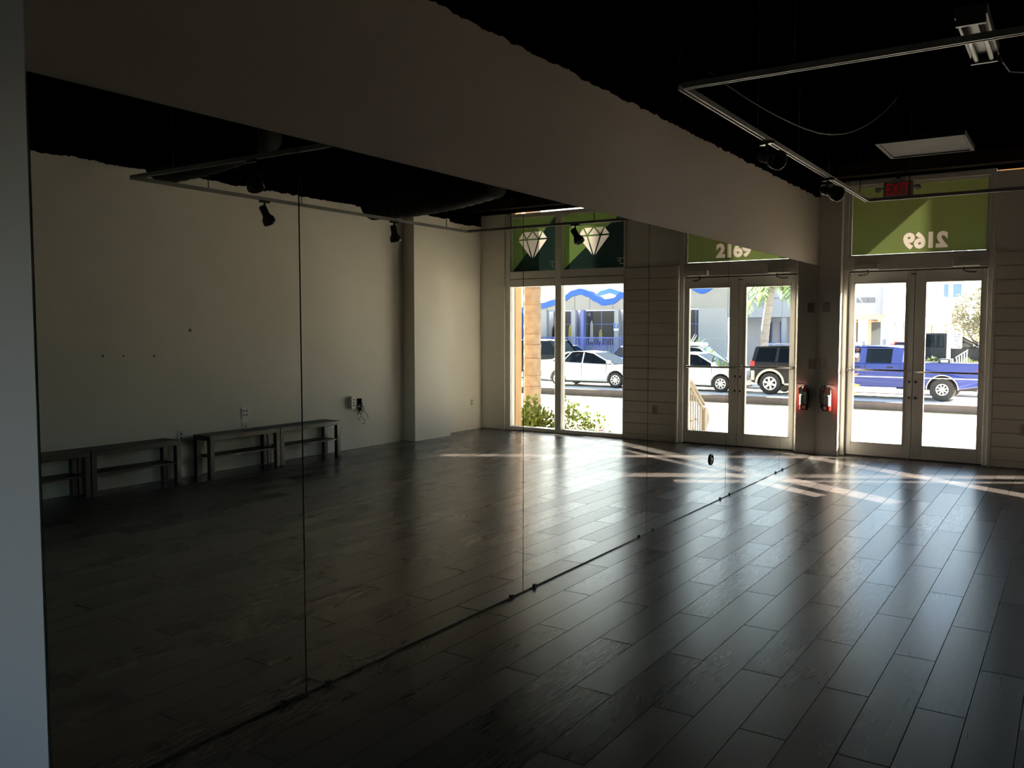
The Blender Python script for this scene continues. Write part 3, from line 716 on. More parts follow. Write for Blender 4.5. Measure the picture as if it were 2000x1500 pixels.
# cracks and stains in the paving: shallow dark patches with a shape of their own
rnd = random.Random(5)
m = MB()
for k in range(46):
    x, y = rnd.uniform(-9, 4), rnd.uniform(16, 29); a = rnd.uniform(-.2, .2); L = rnd.uniform(.3, 1.2)
    p = [(x+cos(a)*L*t+rnd.uniform(-.02, .02), y+sin(a)*L*t+rnd.uniform(-.03, .03)) for t in (0, .25, .5, .75, 1)]
    q = [(u, v+rnd.uniform(.05, .14)) for u, v in reversed(p)]
    m.prism(p+q, 'z', GZ-.002, GZ+.0015)
o = m.build('paving_cracks', mat('crack_dark', (.06, .055, .05), .9)); tag(o, kind='stuff', label='thin dark cracks and stains in the pale paving outside', cat='cracks')
# shop shell outside
wfx = struct(MB().box(-1.0, 0, 10.45, 10.62, GZ, ZC).box(4.885, 9, 10.45, 10.62, GZ, ZC).build('wall_front_outside', M_STUCCO))
struct(MB().box(4.41, 5.2, 10.6205, 10.79, GZ, 3.6).build('stucco_pilaster', M_STUCCO))
st = struct(MB().box(-.4, 2.35, 10.6205, 11.8, GZ, -.03).build('entrance_landing', M_CONC))
for k in range(5):
    MB().box(-.4, 2.35, 11.8+.28*k+.0005, 11.8+.28*(k+1), GZ, -.03-.19*(k+1)).build('step', M_CONC, st)
can = struct(MB().box(-1.2, 6.4, 10.6205, 11.42, 3.60, 3.85).build('entrance_canopy', M_STUCCO))
MB().prism([(-1.2, 2.86), (1.84, 2.86), (2.67, 3.62), (2.67, 4.1), (-1.2, 4.1)], 'y', 11.4205, 11.48).build('shadow_panel', M_STUCCO, can)  # unseen panel, its slanted edge shaped to shade the transom diagonally
struct(MB().box(7.64, 9.46, 14.35, 14.43, GZ, 7.5).build('stucco_shade_wall', M_STUCCO))  # unseen wall, added to keep sun off the glass between the lit panes

# railing beside the steps
M_RAIL = mat('beige_rail', (.20, .17, .14), .5, var=.06, vscale=5)
r = empty('handrail', (2.15, 11.3, GZ)); tag(r, 'cream stair railing sloping down beside the entrance steps', 'railing')
def ztop(y): return .745 if y < 11.8 else .745-.715*(y-11.8)
P = [(0, y-11.3, ztop(y)-GZ) for y in (11.3, 11.8, 12.1, 12.35)]
mb = MB(); pr = []
for (x, y, z) in P: pr.append((y, z))
mb.prism(pr + [(y, z-.035) for y, z in reversed(pr)], 'x', -.03, .03); mb.build('top_rail', M_RAIL, r, bevel=.006)
mb = MB(); q = [(y, z-.075) for y, z in pr]
mb.prism(q + [(y, z-.045) for y, z in reversed(q)], 'x', -.018, .018); mb.build('under_rail', M_RAIL, r)
def zstep(y): return -.03 if y < 11.8 else -.03-.19*(int((y-11.8)/.28)+1)
for k in range(10):
    y = 11.36+.094*k; zt, zb_ = ztop(y)-GZ-.118, zstep(y)-GZ
    MB().box(-.009, .009, y-11.3-.012, y-11.3+.012, zb_, zt).build('baluster', M_RAIL, r)
    zm = zb_ + (.36 if k % 2 else .22)
    MB().lathe([(.001, -.05), (.026, 0), (.001, .05)], 6, Matrix.Translation((0, y-11.3, zm))).build('collar', M_RAIL, r)
yl = 12.40
MB().box(-.03, .03, yl-11.3-.075, yl-11.3+.04, zstep(yl)-GZ, ztop(yl)-GZ-.02).build('end_post', M_RAIL, r, bevel=.004)
MB().tube([(0, 1.10, ztop(12.40)-GZ-.02), (0, 1.17, ztop(12.45)-GZ-.03), (0, 1.235, ztop(12.45)-GZ-.11), (0, 1.24, ztop(12.45)-GZ-.19), (0, 1.20, ztop(12.45)-GZ-.255), (0, 1.14, ztop(12.45)-GZ-.275)], .015, 8).build('end_scroll', M_RAIL, r, smooth=True)
MB().tube([(0, 1.14, ztop(12.45)-GZ-.085), (0, 1.17, ztop(12.45)-GZ-.085), (0, 1.195, ztop(12.45)-GZ-.05)], .010, 6).build('scroll_curl', M_RAIL, r, smooth=True)

# ================================================================== PLANTS
def leaf_mat(name, col, var=.3):
    m = bpy.data.materials.new(name); m.use_nodes = True; t = m.node_tree; t.nodes.clear()
    out = t.nodes.new('ShaderNodeOutputMaterial'); mix = t.nodes.new('ShaderNodeMixShader'); mix.inputs[0].default_value = .35
    d = t.nodes.new('ShaderNodeBsdfPrincipled'); d.inputs['Roughness'].default_value = .45; tl = t.nodes.new('ShaderNodeBsdfTranslucent')
    g = t.nodes.new('ShaderNodeNewGeometry'); r = t.nodes.new('ShaderNodeValToRGB')
    r.color_ramp.elements[0].color = (*[c*(1-var) for c in col], 1); r.color_ramp.elements[1].color = (*[min(1, c*(1+var)) for c in col], 1)
    t.links.new(g.outputs['Random Per Island'], r.inputs[0])
    t.links.new(r.outputs[0], d.inputs['Base Color']); t.links.new(r.outputs[0], tl.inputs[0])
    t.links.new(d.outputs[0], mix.inputs[1]); t.links.new(tl.outputs[0], mix.inputs[2]); t.links.new(mix.outputs[0], out.inputs[0])
    return m
L_GREEN = leaf_mat('leaf_green', (.11, .17, .035)); L_DARK = leaf_mat('leaf_dark', (.07, .13, .04)); L_OLIVE = leaf_mat('leaf_olive', (.30, .29, .19))
L_YEL = leaf_mat('leaf_yellow', (.36, .34, .05)); L_RED = leaf_mat('leaf_red', (.32, .09, .06)); L_PINK = leaf_mat('petal_pink', (.45, .12, .2)); L_HEDGE = leaf_mat('leaf_hedge', (.09, .12, .04)); L_PALM = leaf_mat('leaf_palm', (.14, .20, .07))
def leaf(mb, p, d, ln, wd, rnd):
    d = d.normalized(); up = Vector((rnd.uniform(-1, 1), rnd.uniform(-1, 1), rnd.uniform(-.2, 1))); s = d.cross(up)
    if s.length < 1e-3: s = Vector((1, 0, 0))
    s.normalize(); n = s.cross(d)
    mid = p+d*ln*.45 + n*ln*.06
    mb.add([p, mid-s*wd*.5, p+d*ln-n*ln*.05, mid+s*wd*.5], [(0, 1, 2, 3)])
def rv(rnd): 
    while True:
        v = Vector((rnd.uniform(-1, 1), rnd.uniform(-1, 1), rnd.uniform(-1, 1)))
        if .05 < v.length < 1: return v
def crown(blobs, n, ln, wd, rnd, shell=.55):
    mb = MB(); tot = sum(b[1][0]*b[1][1]+b[1][2]*b[1][0] for b in blobs)
    for c, s in blobs:
        for k in range(int(n*(s[0]*s[1]+s[2]*s[0])/tot)):
            v = rv(rnd).normalized()*(shell+(1-shell)*rnd.random())
            p = Vector(c)+Vector((v.x*s[0], v.y*s[1], v.z*s[2]))
            leaf(mb, p, (v+rv(rnd)*.8), ln*rnd.uniform(.6, 1.3), wd*rnd.uniform(.7, 1.3), rnd)
    return mb
def shrub(nm, lab, cat, loc, blobs, n, ln, wd, lm, stems, seed, extra=None, group=None):
    rnd = random.Random(seed); r = empty(nm, loc); tag(r, lab, cat, group)
    f = crown(blobs, n, ln, wd, rnd).build('foliage', lm, r); f['kind'] = 'stuff'
    mb = MB()
    for k in range(stems):
        c, s = blobs[k % len(blobs)]
        tip = Vector(c)+Vector((rnd.uniform(-.7, .7)*s[0], rnd.uniform(-.7, .7)*s[1], rnd.uniform(-.1, .8)*s[2]))
        b = Vector((c[0]*.4+rnd.uniform(-.08, .08), c[1]*.4, 0))
        mb.tube([b, b.lerp(tip, .5)+Vector((rnd.uniform(-.05, .05), 0, .05)), tip], [.016, .010, .004], 5)
    mb.build('stems', M_TRUNK, r)
    if extra:
        mb = crown(extra[0], extra[1], extra[2], extra[3], rnd, .8).build('flowers', extra[4], r); mb['kind'] = 'stuff'
    return r
shrub('flowering_shrub', 'leafy green shrub at the foot of the ringed palm trunk', 'shrub', (5.3, 12.4, GZ), [((.0, 0, .66), (.42, .42, .62)), ((-.28, .1, .66), (.36, .36, .58)), ((.28, -.1, .75), (.25, .25, .60)), ((-.02, .1, 1.15), (.13, .12, .28))], 2900, .10, .05, L_GREEN, 10, 2)
shrub('flowering_shrub', 'green shrub with pink flowers right of the window mullion', 'shrub', (4.38, 12.6, GZ), [((.15, 0, .70), (.36, .36, .70)), ((-.22, 0, .62), (.36, .34, .58)), ((.30, 0, 1.05), (.18, .18, .42)), ((-.55, 0, .35), (.22, .22, .5))], 2000, .09, .045, leaf_mat('leaf_fresh', (.14, .19, .055)), 12, 4,
      extra=([((-.2, -.1, .82), (.28, .22, .22))], 60, .05, .045, L_PINK))
shrub('croton', 'yellow and red croton at the left edge of the glass doors', 'shrub', (-.22, 12.4, GZ), [((0, 0, 1.74), (.17, .17, .24)), ((.06, 0, 1.36), (.13, .12, .10)), ((-.02, 0, .95), (.16, .16, .5))], 170, .12, .05, L_YEL, 6, 6, extra=([((.06, 0, 1.86), (.13, .13, .14))], 26, .10, .045, L_RED))
shrub('croton', 'yellow green croton peeping past the slatted panel in the shop window', 'shrub', (3.15, 12.5, GZ), [((.05, 0, 1.2), (.22, .2, .26)), ((0, 0, .7), (.2, .2, .5))], 200, .16, .06, L_YEL, 6, 8)
# the ringed palm trunk close to the window
def palm(nm, lab, loc, base, h, r0, r1, rings, fr_n, fr_len, seed, lean=(0, 0), bark=M_BARK, droop=1.0):
    rnd = random.Random(seed); r = empty(nm, loc); tag(r, lab, 'palm tree')
    pts = []; rr = []
    for k in range(rings*3+1):
        t = k/(rings*3); pts.append((lean[0]*t*t, lean[1]*t*t, h*t)); q = r0+(r1-r0)*t
        rr.append(q*(1.05 if k % 3 == 0 else .97 if k % 3 == 1 else 1.0)*rnd.uniform(.98, 1.02))
    MB().tube(pts, rr, 18).build('trunk', bark, r, smooth=True)
    tb = MB()
    for k in range(1, rings):
        t = (k+rnd.uniform(-.2, .2))/rings; q = (r0+(r1-r0)*t)*1.035
        tb.lathe([(q, -.008), (q*1.03, 0), (q*.99, .010)], 16, Matrix.Translation((lean[0]*t*t, lean[1]*t*t, h*t)) @ Matrix.Rotation(rnd.uniform(-.06, .06), 4, 'X'))
    tb.build('leaf_scars', M_TRUNK, r)
    top = Vector((lean[0], lean[1], h))
    for k in range(fr_n):
        a = 2*pi*k/fr_n + rnd.uniform(-.2, .2); el = rnd.uniform(-.3, .9)
        d = Vector((cos(a)*cos(el), sin(a)*cos(el), sin(el))); L = fr_len*rnd.uniform(.8, 1.1)
        mb = MB(); n = 16; P = []
        for j in range(n+1):
            t = j/n; P.append(top + d*L*t - Vector((0, 0, droop*.55*L*t*t)))
        mb.tube(P, [.03*(1-j/n*.8) for j in range(n+1)], 4)
        for j in range(2, n+1):
            t = P[j]-P[j-1]; s = t.cross(Vector((0, 0, 1))).normalized()
            for sg in (-1, 1):
                for e in (0, .5):
                    p = P[j-1].lerp(P[j], e); leaf(mb, p, s*sg+t.normalized()*.6-Vector((0, 0, .45)), fr_len*.27*(1-abs(j/n-.45)), .045*fr_len/1.5, rnd)
        mb.build('frond', L_PALM, r)
    return r
palm('palm_tree', 'ringed pale palm trunk just outside the shop window', (6.86, 15.0, GZ), 0, 9.6, .19, .15, 34, 11, 2.2, 3)
palm('palm_tree', 'leaning palm in front of the two tier white building', (10.1, 41, SZ), 0, 5.0, .22, .17, 16, 16, 2.3, 9, lean=(-.5, 0), bark=mat('grey_bark', (.30, .27, .25), .9), droop=1.25)
# spiky agave in front of the white wall panel
r = empty('agave', (13.2, 39.3, SZ+.05)); tag(r, 'spiky green agave against the white wall panel', 'shrub')
rnd = random.Random(4); mb = MB()
for k in range(60):
    a = rnd.uniform(0, 2*pi); el = rnd.uniform(.15, 1.3); d = Vector((cos(a)*cos(el), sin(a)*cos(el), sin(el)))
    leaf(mb, Vector((0, 0, 1.0)), d, rnd.uniform(.9, 1.3), .11, rnd)
f = mb.build('leaves', L_DARK, r); f['kind'] = 'stuff'
MB().tube([(0, 0, 0), (0, 0, 1.05)], [.14, .10], 8).build('stem', M_TRUNK, r)
def tree(nm, lab, loc, trunk, blobs, n, ln, wd, lm, seed, group=None):
    rnd = random.Random(seed); r = empty(nm, loc); tag(r, lab, 'tree', group)
    mb = MB()
    mb.tube([(0, 0, 0), (.05, 0, trunk*.5), (.1, 0, trunk)], [.20, .17, .14], 8)
    for c, s in blobs:
        c = Vector(c); b = Vector((.08, 0, trunk*.85)); mb.tube([b, b.lerp(c, .45)+Vector((rnd.uniform(-.3, .3), rnd.uniform(-.3, .3), -.1)), c], [.11, .07, .02], 6)
    mb.build('trunk', M_TRUNK, r)
    f = crown(blobs, n, ln, wd, rnd, .5).build('crown', lm, r); f['kind'] = 'stuff'
    return r
tree('shade_tree', 'pale olive tree with a broad crown behind the dark pickup', (-1.35, 50.5, SZ), 1.5, [((-.5, 0, 3.3), (1.3, 1.3, 1.1)), ((.7, 0, 3.2), (1.4, 1.3, 1.2)), ((.9, .3, 4.3), (1.3, 1.2, .9)), ((-1.2, 0, 2.6), (.8, .9, .7)), ((1.6, 0, 2.3), (1.2, 1.1, .8)), ((-.1, -.2, 2.5), (1.1, 1, .6))], 5200, .20, .085, L_OLIVE, 11)
tree('shade_tree', 'dark tree top rising behind the pale olive tree', (2.4, 74, SZ), 3.5, [((0, 0, 6.0), (2.5, 2.2, 2.2)), ((2.2, 0, 5.2), (2.5, 2.2, 2.2)), ((-1.2, 0, 4.7), (1.6, 1.6, 1.4))], 3000, .34, .15, leaf_mat('leaf_deep', (.16, .19, .08)), 12)
for i, (x, y, lab) in enumerate(((-3.25, 38.6, 'low clipped shrub left of the sign pole'), (-2.15, 38.6, 'larger low shrub at the foot of the sign pole'), (-.95, 38.6, 'low shrub under the front wheel of the dark pickup'), (.25, 38.6, 'low shrub at the right edge of the door glass'))):
    shrub('low_shrub', lab, 'shrub', (x, y, SZ+.42), [((-.24, 0, .42), (.34, .35, .36)), ((.24, 0, .36), (.34, .35, .30))], 700, .12, .05, L_HEDGE, 6, 20+i, group='low shrubs in the median')
for i, (x, y, lab) in enumerate(((-7.75, 42.2, 'bright green low plant beyond the cab of the blue pickup, left one'), (-6.0, 42.4, 'low green plants beyond the rear window of the blue pickup'))):
    shrub('low_shrub', lab, 'shrub', (x, y, SZ), [((0, 0, 1.0), (.7, .4, .42))], 300, .16, .06, L_YEL if i == 0 else L_GREEN, 6, 30+i)
shrub('low_shrub', 'bright low hedge piece behind the nose of the white sedan', 'shrub', (14.9, 36.2, SZ), [((0, 0, .7), (.8, .35, .28))], 420, .12, .05, L_GREEN, 6, 40)

# ================================================================== CARS
def paint(name, col, rough=.25): 
    m = mat(name, col, rough, spec=.6); return m
C_WHITE = paint('car_white', (.66, .67, .68)); C_SILVER = paint('car_silver', (.42, .44, .46), .3); C_BLACK = mat('car_black', (.010, .010, .012), .3, spec=.3)
C_BLUE = paint('truck_blue', (.022, .04, .22), .35); C_NAVY = paint('car_navy', (.05, .09, .36), .22); C_DKGREY = mat('car_dark', (.016, .017, .021), .4, spec=.25); C_RED = paint('car_red', (.5, .02, .02), .3); C_BEIGE = paint('trim_beige', (.62, .55, .44), .4)
M_SEAT = mat('car_seat', (.05, .05, .055), .8); M_HEAD = mat('headlamp', (.75, .77, .78), .15, metal=.3); M_TAIL = mat('tail_lamp', (.40, .015, .012), .25); M_SEAM = mat('panel_seam', (.04, .04, .045), .6)
M_ALLOY = mat('alloy', (.62, .62, .63), .35, metal=.6)
def wheel(parent, x, y, r, side, spokes, width=.21, rimr=.64):
    T = Matrix.Translation((x, y, r)) @ Matrix.Rotation(-side*pi/2, 4, 'X')
    w_ = width/2
    wh = MB().lathe([(r*rimr*.8, -w_), (r*.93, -w_), (r, -w_*.7), (r, w_*.7), (r*.93, w_), (r*rimr*1.02, w_*.98), (r*rimr*.98, w_*.7), (.02, w_*.45)], 28, T).build('wheel', M_RUBBER, parent, smooth=False)
    q = r*rimr; mb = MB()
    n = 28; vs = []; fs = []
    for k in range(n):
        a = 2*pi*k/n
        for rad, h in ((q*.99, w_*.98), (q*.84, w_*.99), (q*.84, w_*.75)): vs.append(T @ Vector((rad*cos(a), rad*sin(a), h)))
    for k in range(n):
        b = (k+1) % n
        for j in (0, 1): fs.append((3*k+j, 3*b+j, 3*b+j+1, 3*k+j+1))
    mb.add(vs, fs)
    for k in range(spokes):
        a = 2*pi*k/spokes + .3; c, s = cos(a), sin(a); hw0, hw1 = q*.13, q*(.17 if spokes <= 6 else .10)
        P = []
        for rad, hw in ((q*.10, hw0), (q*.90, hw1)):
            for sg in (-1, 1):
                for h in (w_*.80, w_*.97): P.append(T @ Vector((rad*c-sg*hw*s, rad*s+sg*hw*c, h)))
        mb.add(P, [(0, 1, 3, 2), (4, 6, 7, 5), (1, 5, 7, 3), (0, 4, 5, 1), (2, 3, 7, 6), (0, 2, 6, 4)])
    mb.lathe([(q*.22, w_*.7), (q*.22, w_*1.0), (q*.15, w_*1.04), (.004, w_*1.04)], 14, T)
    mb.build('rim', M_ALLOY, wh)
    return wh
def car(nm, label, cat, loc, rz, S, body_m, group=None):
    """local +X is the front; z = 0 is the road"""
    r = empty(nm, loc, rz); tag(r, label, cat, group)
    W, rad, sill = S['W'], S['r'], S['sill']; xf, xr = S['axles']; ra = rad*S.get('arch', 1.17)
    def arch(cx):
        a0 = asin(max(-1, min(1, (sill-rad)/ra))); n = 14
        return [(cx+ra*cos(pi-a0+(2*a0-pi)*k/n), rad+ra*sin(pi-a0+(2*a0-pi)*k/n)) for k in range(n+1)]
    top = S['top']                       # outline from the rear bumper over the top to the front bumper (x increasing)
    poly = list(top) + list(reversed(arch(xf))) + list(reversed(arch(xr)))
    mb = MB(); n = len(poly); hw = W/2; zt = max(p[1] for p in top)
    def yy(z): 
        t = max(0, (z-.55*zt)/(.45*zt)); b = max(0, (.35*zt-z)/(.35*zt)); return hw*(1-.055*t*t-.05*b)
    vs = [(x, -yy(z), z) for x, z in poly] + [(x, yy(z), z) for x, z in poly]
    mb.add(vs, [tuple(range(n-1, -1, -1)), tuple(range(n, 2*n))] + [(i, (i+1) % n, n+(i+1) % n, n+i) for i in range(n)])
    mb.build('body', body_m, r, bevel=S.get('bevel', .035), seg=3)
    x0, x1 = top[0][0], top[-1][0]
    MB().box(x0+.15, x1-.15, -hw+.26, hw-.26, max(.16, sill-.06), sill+.42).build('underbody', M_RUBBER, r)
    # cabin
    zb, zr = S['belt'], S['roof']; wb_, wt = hw*.935, hw*S.get('tumble', .76)
    G = S['cabin']                       # (x_base, x_top) of every pillar, rear to front
    rb = G[0]; fb = G[-1]
    mb = MB(); xs0, xs1 = rb[1]-.02, fb[1]+.02; nseg = 8; rp = []
    for k in range(nseg+1):
        t = k/nseg; rp.append((xs0+(xs1-xs0)*t, zr-S.get('crown', .035)*(2*t-1)**2))
    for sg in (0,):
        pl = rp + [(x, z-.045) for x, z in reversed(rp)]
        mb.prism(pl, 'y', -wt, wt)
    ro = mb.build('roof', S.get('roof_m', body_m), r, bevel=.03, seg=3)
    mb = MB()
    for i, (a, b) in enumerate(G):
        for sg in (-1, 1):
            t_ = S.get('pill', .045) if 0 < i < len(G)-1 else S.get('pill_end', .045)
            if i == 0 and 'c_pillar' in S: t_ = S['c_pillar']
            y0, y1 = sg*wb_, sg*wt; zt_ = zr-.05; d = .035*sg
            A = [(a-t_, y0, zb-.02), (a+t_, y0, zb-.02), (b+t_, y1, zt_), (b-t_, y1, zt_)]; B = [(x, y-d, z) for x, y, z in A]
            mb.add(A+B, [(0, 1, 2, 3), (7, 6, 5, 4), (0, 4, 5, 1), (1, 5, 6, 2), (2, 6, 7, 3), (3, 7, 4, 0)])
    for sg in (-1, 1):                    # cant rail
        mb.box(xs0, xs1, min(sg*wt, sg*(wt-.05)), max(sg*wt, sg*(wt-.05)), zr-.075, zr-.03)
    mb.build('pillars', S.get('pillar_m', body_m), r)
    gm = S.get('glass', M_CARGLASS); op = S.get('open', ())
    for i in range(len(G)-1):
        for sg in (-1, 1):
            if (i, sg) in op: continue
            (a0, b0_), (a1, b1) = G[i], G[i+1]; y0, y1 = sg*(wb_-.012), sg*(wt-.012); zt_ = zr-.06
            MB().quad((a0, y0, zb-.01), (a1, y0, zb-.01), (b1, y1, zt_), (b0_, y1, zt_)).build('side_window', gm, r)
    (a, b) = fb
    MB().quad((a+.01, -wb_+.05, zb-.01), (a+.01, wb_-.05, zb-.01), (b+.01, wt-.05, zr-.05), (b+.01, -wt+.05, zr-.05)).build('windscreen', S.get('screen', M_CARGLASS), r)
    (a, b) = rb
    MB().quad((a-.01, -wb_+.08, zb-.01), (a-.01, wb_-.08, zb-.01), (b-.01, wt-.08, zr-.06), (b-.01, -wt+.08, zr-.06)).build('rear_window', gm, r)
    # seats seen through the glass
    for sx in S.get('seats', ()):
        for sg in (-1, 1): MB().box(sx-.07, sx+.07, sg*.36-.21, sg*.36+.21, zb-.25, zb+.14).box(sx-.05, sx+.05, sg*.36-.11, sg*.36+.11, zb+.15, zb+.31).build('seat', M_SEAT, r, bevel=.03)
    for x in (xf, xr):
        for sg in (-1, 1): wheel(r, x, sg*(hw-.115), rad, sg, S['spokes'], S.get('tw', .21), S.get('rim', .64))
    # doors: seams, handles, mirror
    for x in S.get('seams', ()):
        for sg in (-1, 1): MB().box(x-.006, x+.006, sg*(hw-.004)-.004, sg*(hw-.004)+.004, sill+.10, zb*.62).box(x-.006, x+.006, sg*(hw-.022)-.018, sg*(hw-.022)+.018, zb*.62, zb-.05).build('door_seam', M_SEAM, r)
    for x in S.get('handles', ()):
        for sg in (-1, 1): MB().box(x-.09, x+.09, sg*(hw-.02)-.03, sg*(hw-.02)+.03, zb-.155, zb-.12).build('door_handle', S.get('handle_m', body_m), r, bevel=.008)
    for sg in (-1, 1):
        mx = fb[0]-.14
        MB().box(mx-.06, mx+.07, min(sg*(hw-.08), sg*(hw+.15)), max(sg*(hw-.08), sg*(hw+.15)), zb+.0, zb+.14).build('wing_mirror', S.get('mirror_m', body_m), r, bevel=.03)
        lx, lz = S['lamp']; MB().box(lx-.20, lx+.012, min(sg*(hw-.30), sg*(hw-.045)), max(sg*(hw-.30), sg*(hw-.045)), lz-.075, lz+.075).build('headlamp', M_HEAD, r, bevel=.03)
        tx, tz = S['tail']; MB().box(tx-.012, tx+.16, min(sg*(hw-.24), sg*(hw-.03)), max(sg*(hw-.24), sg*(hw-.03)), tz-.10, tz+.10).build('tail_lamp', M_TAIL, r, bevel=.02)
    return r
def flares(r, S, m, x_list, th=.07):
    hw = S['W']/2
    for cx in x_list:
        for sg in (-1, 1):
            ra = S['r']*S.get('arch', 1.17); n = 16; o_, i_ = [], []
            for k in range(n+1):
                a = pi*k/n*1.0; o_.append((cx+(ra+th)*cos(a), S['r']+(ra+th)*sin(a))); i_.append((cx+(ra-.005)*cos(a), S['r']+(ra-.005)*sin(a)))
            MB().prism(o_+i_[::-1], 'y', min(sg*(hw-.05), sg*(hw+.03)), max(sg*(hw-.05), sg*(hw+.03))).build('fender_flare', m, r)
SEDAN = dict(W=1.76, r=.32, sill=.24, axles=(1.32, -1.35), spokes=8,
    top=[(-2.22, .30), (-2.30, .48), (-2.31, .76), (-2.27, .98), (-2.16, 1.07), (-1.90, 1.085), (-1.6, 1.03), (-.9, 1.0), (.3, .965), (1.1, .94), (1.55, .89), (1.98, .79), (2.22, .64), (2.30, .46), (2.26, .28)],
    belt=.97, roof=1.455, cabin=[(-1.90, -.98), (-1.22, -.80), (-.22, -.20), (1.18, .20)], c_pillar=.09, crown=.07, seams=(-1.12, -.22, .92), handles=(-.95, -.05), lamp=(2.16, .66), tail=(-2.27, .86), seats=(-.9, .1), pill=.03, pill_end=.05)
COMPACT = dict(SEDAN, top=[(x*.92, z) for x, z in SEDAN['top']], cabin=[(a*.92, b*.92) for a, b in SEDAN['cabin']], axles=(1.21, -1.24), seams=(-1.03, -.2, .85), handles=(-.87, -.05), lamp=(1.98, .66), tail=(-2.09, .86))
HATCH = dict(SEDAN, top=[(-2.0, .30), (-2.08, .5), (-2.08, .8), (-2.0, 1.0), (-1.6, 1.02), (.3, .96), (1.0, .94), (1.55, .86), (1.98, .74), (2.18, .6), (2.22, .44), (2.18, .28)],
    cabin=[(-1.95, -1.62), (-1.30, -1.05), (-.30, -.25), (.95, .22)], tail=(-2.05, .90), roof=1.50, axles=(1.30, -1.28))
SUV = dict(W=1.98, r=.40, sill=.36, axles=(1.48, -1.50), spokes=6, arch=1.15, rim=.62, tw=.25,
    top=[(-2.18, .45), (-2.25, .62), (-2.25, .95), (-2.22, 1.16), (-2.1, 1.19), (.6, 1.15), (1.15, 1.13), (1.9, 1.08), (2.35, .98), (2.48, .80), (2.50, .55), (2.44, .42)],
    belt=1.16, roof=1.76, cabin=[(-2.14, -2.02), (-1.30, -1.25), (-.22, -.22), (1.12, .55)], tumble=.82, seams=(-1.25, -.2, 1.05), handles=(-1.05, 0), lamp=(2.42, .85), tail=(-2.23, 1.1), seats=(-.9, .2), pill=.05, pill_end=.07)
PICK = dict(W=1.98, r=.385, sill=.40, axles=(2.05, -1.88), spokes=8, arch=1.20, rim=.50, tw=.25, bevel=.03,
    top=[(-3.02, .52), (-3.05, .70), (-3.05, 1.24), (-.66, 1.24), (-.60, 1.215), (1.45, 1.20), (2.45, 1.14), (2.86, 1.06), (2.92, .86), (2.92, .55), (2.85, .45)],
    belt=1.21, roof=1.78, cabin=[(-.55, -.60), (.45, .42), (1.48, .92)], tumble=.86, seams=(-.58, .52, 1.45), handles=(-.28, .75), lamp=(2.88, .90), tail=(-3.03, .98), seats=(-.15, .75), pill=.09, pill_end=.07)
PI_ = pi
car('sedan', 'white sedan behind the palm trunk, its nose beside the slatted panel', 'car', (14.28, 31.88, SZ), PI_, SEDAN, C_WHITE)
car('sedan', 'pale silver sedan behind the stair railing', 'car', (9.80, 31.88, SZ), PI_, dict(COMPACT, roof=1.47), paint('car_pale', (.74, .75, .77)))
r = car('suv', 'big black suv with beige wheel arches and a roof rack', 'car', (5.25, 32.0, SZ), PI_, dict(SUV, glass=M_DARKGLASS), C_BLACK)
flares(r, SUV, C_BEIGE, (1.48, -1.50)); hw = SUV['W']/2
for sg in (-1, 1):
    MB().tube([(-1.9, sg*.72, 1.755), (-1.8, sg*.72, 1.82), (.35, sg*.72, 1.82), (.5, sg*.72, 1.755)], .022, 6).build('roof_rack', M_ALLOY, r)
    MB().box(-2.20, -2.06, sg*hw-.03, sg*hw+.025, .50, .86).build('bumper_end', C_BEIGE, r, bevel=.03)
    MB().box(-.95, .95, sg*hw-.06, sg*hw+.12, .36, .43).build('running_board', C_BEIGE, r, bevel=.015)
    MB().box(-.95, .95, sg*(hw-.01)-.02, sg*(hw-.01)+.02, .46, .66).build('lower_cladding', C_DKGREY, r)
# the blue crew cab
BP = dict(PICK, open=((1, 1), (1, -1)), handle_m=M_RUBBER, mirror_m=M_RUBBER, cabin=[(-.48, -.52), (.60, .57), (1.58, 1.02)], c_pillar=.17, pill=.10)
r = car('pickup_truck', 'blue crew cab pickup truck with a driver at the open window', 'truck', (-3.0, 32.0, SZ), PI_, BP, C_BLUE)
r.location.x = -1.12-1.88
flares(r, PICK, mat('flare_chrome', (.70, .70, .70), .3, metal=.4), (-1.88, 2.05), .022); hw = PICK['W']/2
for sg in (-1, 1):
    MB().box(-2.95, 2.8, sg*(hw-.003)-.008, sg*(hw-.003)+.008, .735, .765).build('side_moulding', M_ALLOY, r)
    MB().box(-.5, 1.5, sg*hw-.08, sg*hw+.02, .37, .41).build('running_board', M_ALLOY, r)
MB().box(-2.98, -.72, -.88, .88, 1.236, 1.2425).build('bed_liner', M_RUBBER, r)
MB().box(-.70, -.56, -.80, .80, 1.245, 1.70).build('cab_back_sunlit', C_WHITE, r, bevel=.02)  # white stands in for sunlight on the back of the blue cab
MB().box(-3.10, -3.0, -.9, .9, .50, .66).build('rear_bumper', M_ALLOY, r, bevel=.02)
tb = MB().box(-.18, .18, -.45, .45, 0, .13).build('tool_box', mat('box_black', (.03, .03, .035), .4), bevel=.01); tb.location = (-1.12, 31.75, SZ+1.2435)
tag(tb, 'black tool box with a white face in the bed of the blue pickup', 'box')
MB().box(-.10, .12, -.458, -.4505, .02, .10).build('white_face', M_LABEL, tb)
rk = empty('white_ladder_rack', (-.66, 31.72, SZ+1.2435)); tag(rk, 'small white slatted rack standing in the bed of the blue pickup', 'rack')
for k in range(5): MB().box(-.16+.075*k, -.13+.075*k, -.02, .02, 0, .16+.058*k).build('slat', M_LABEL, rk)
MB().prism([(-.18, .15), (.19, .42), (.19, .46), (-.18, .19)], 'y', -.026, -.0205).build('top_bar', M_LABEL, rk)
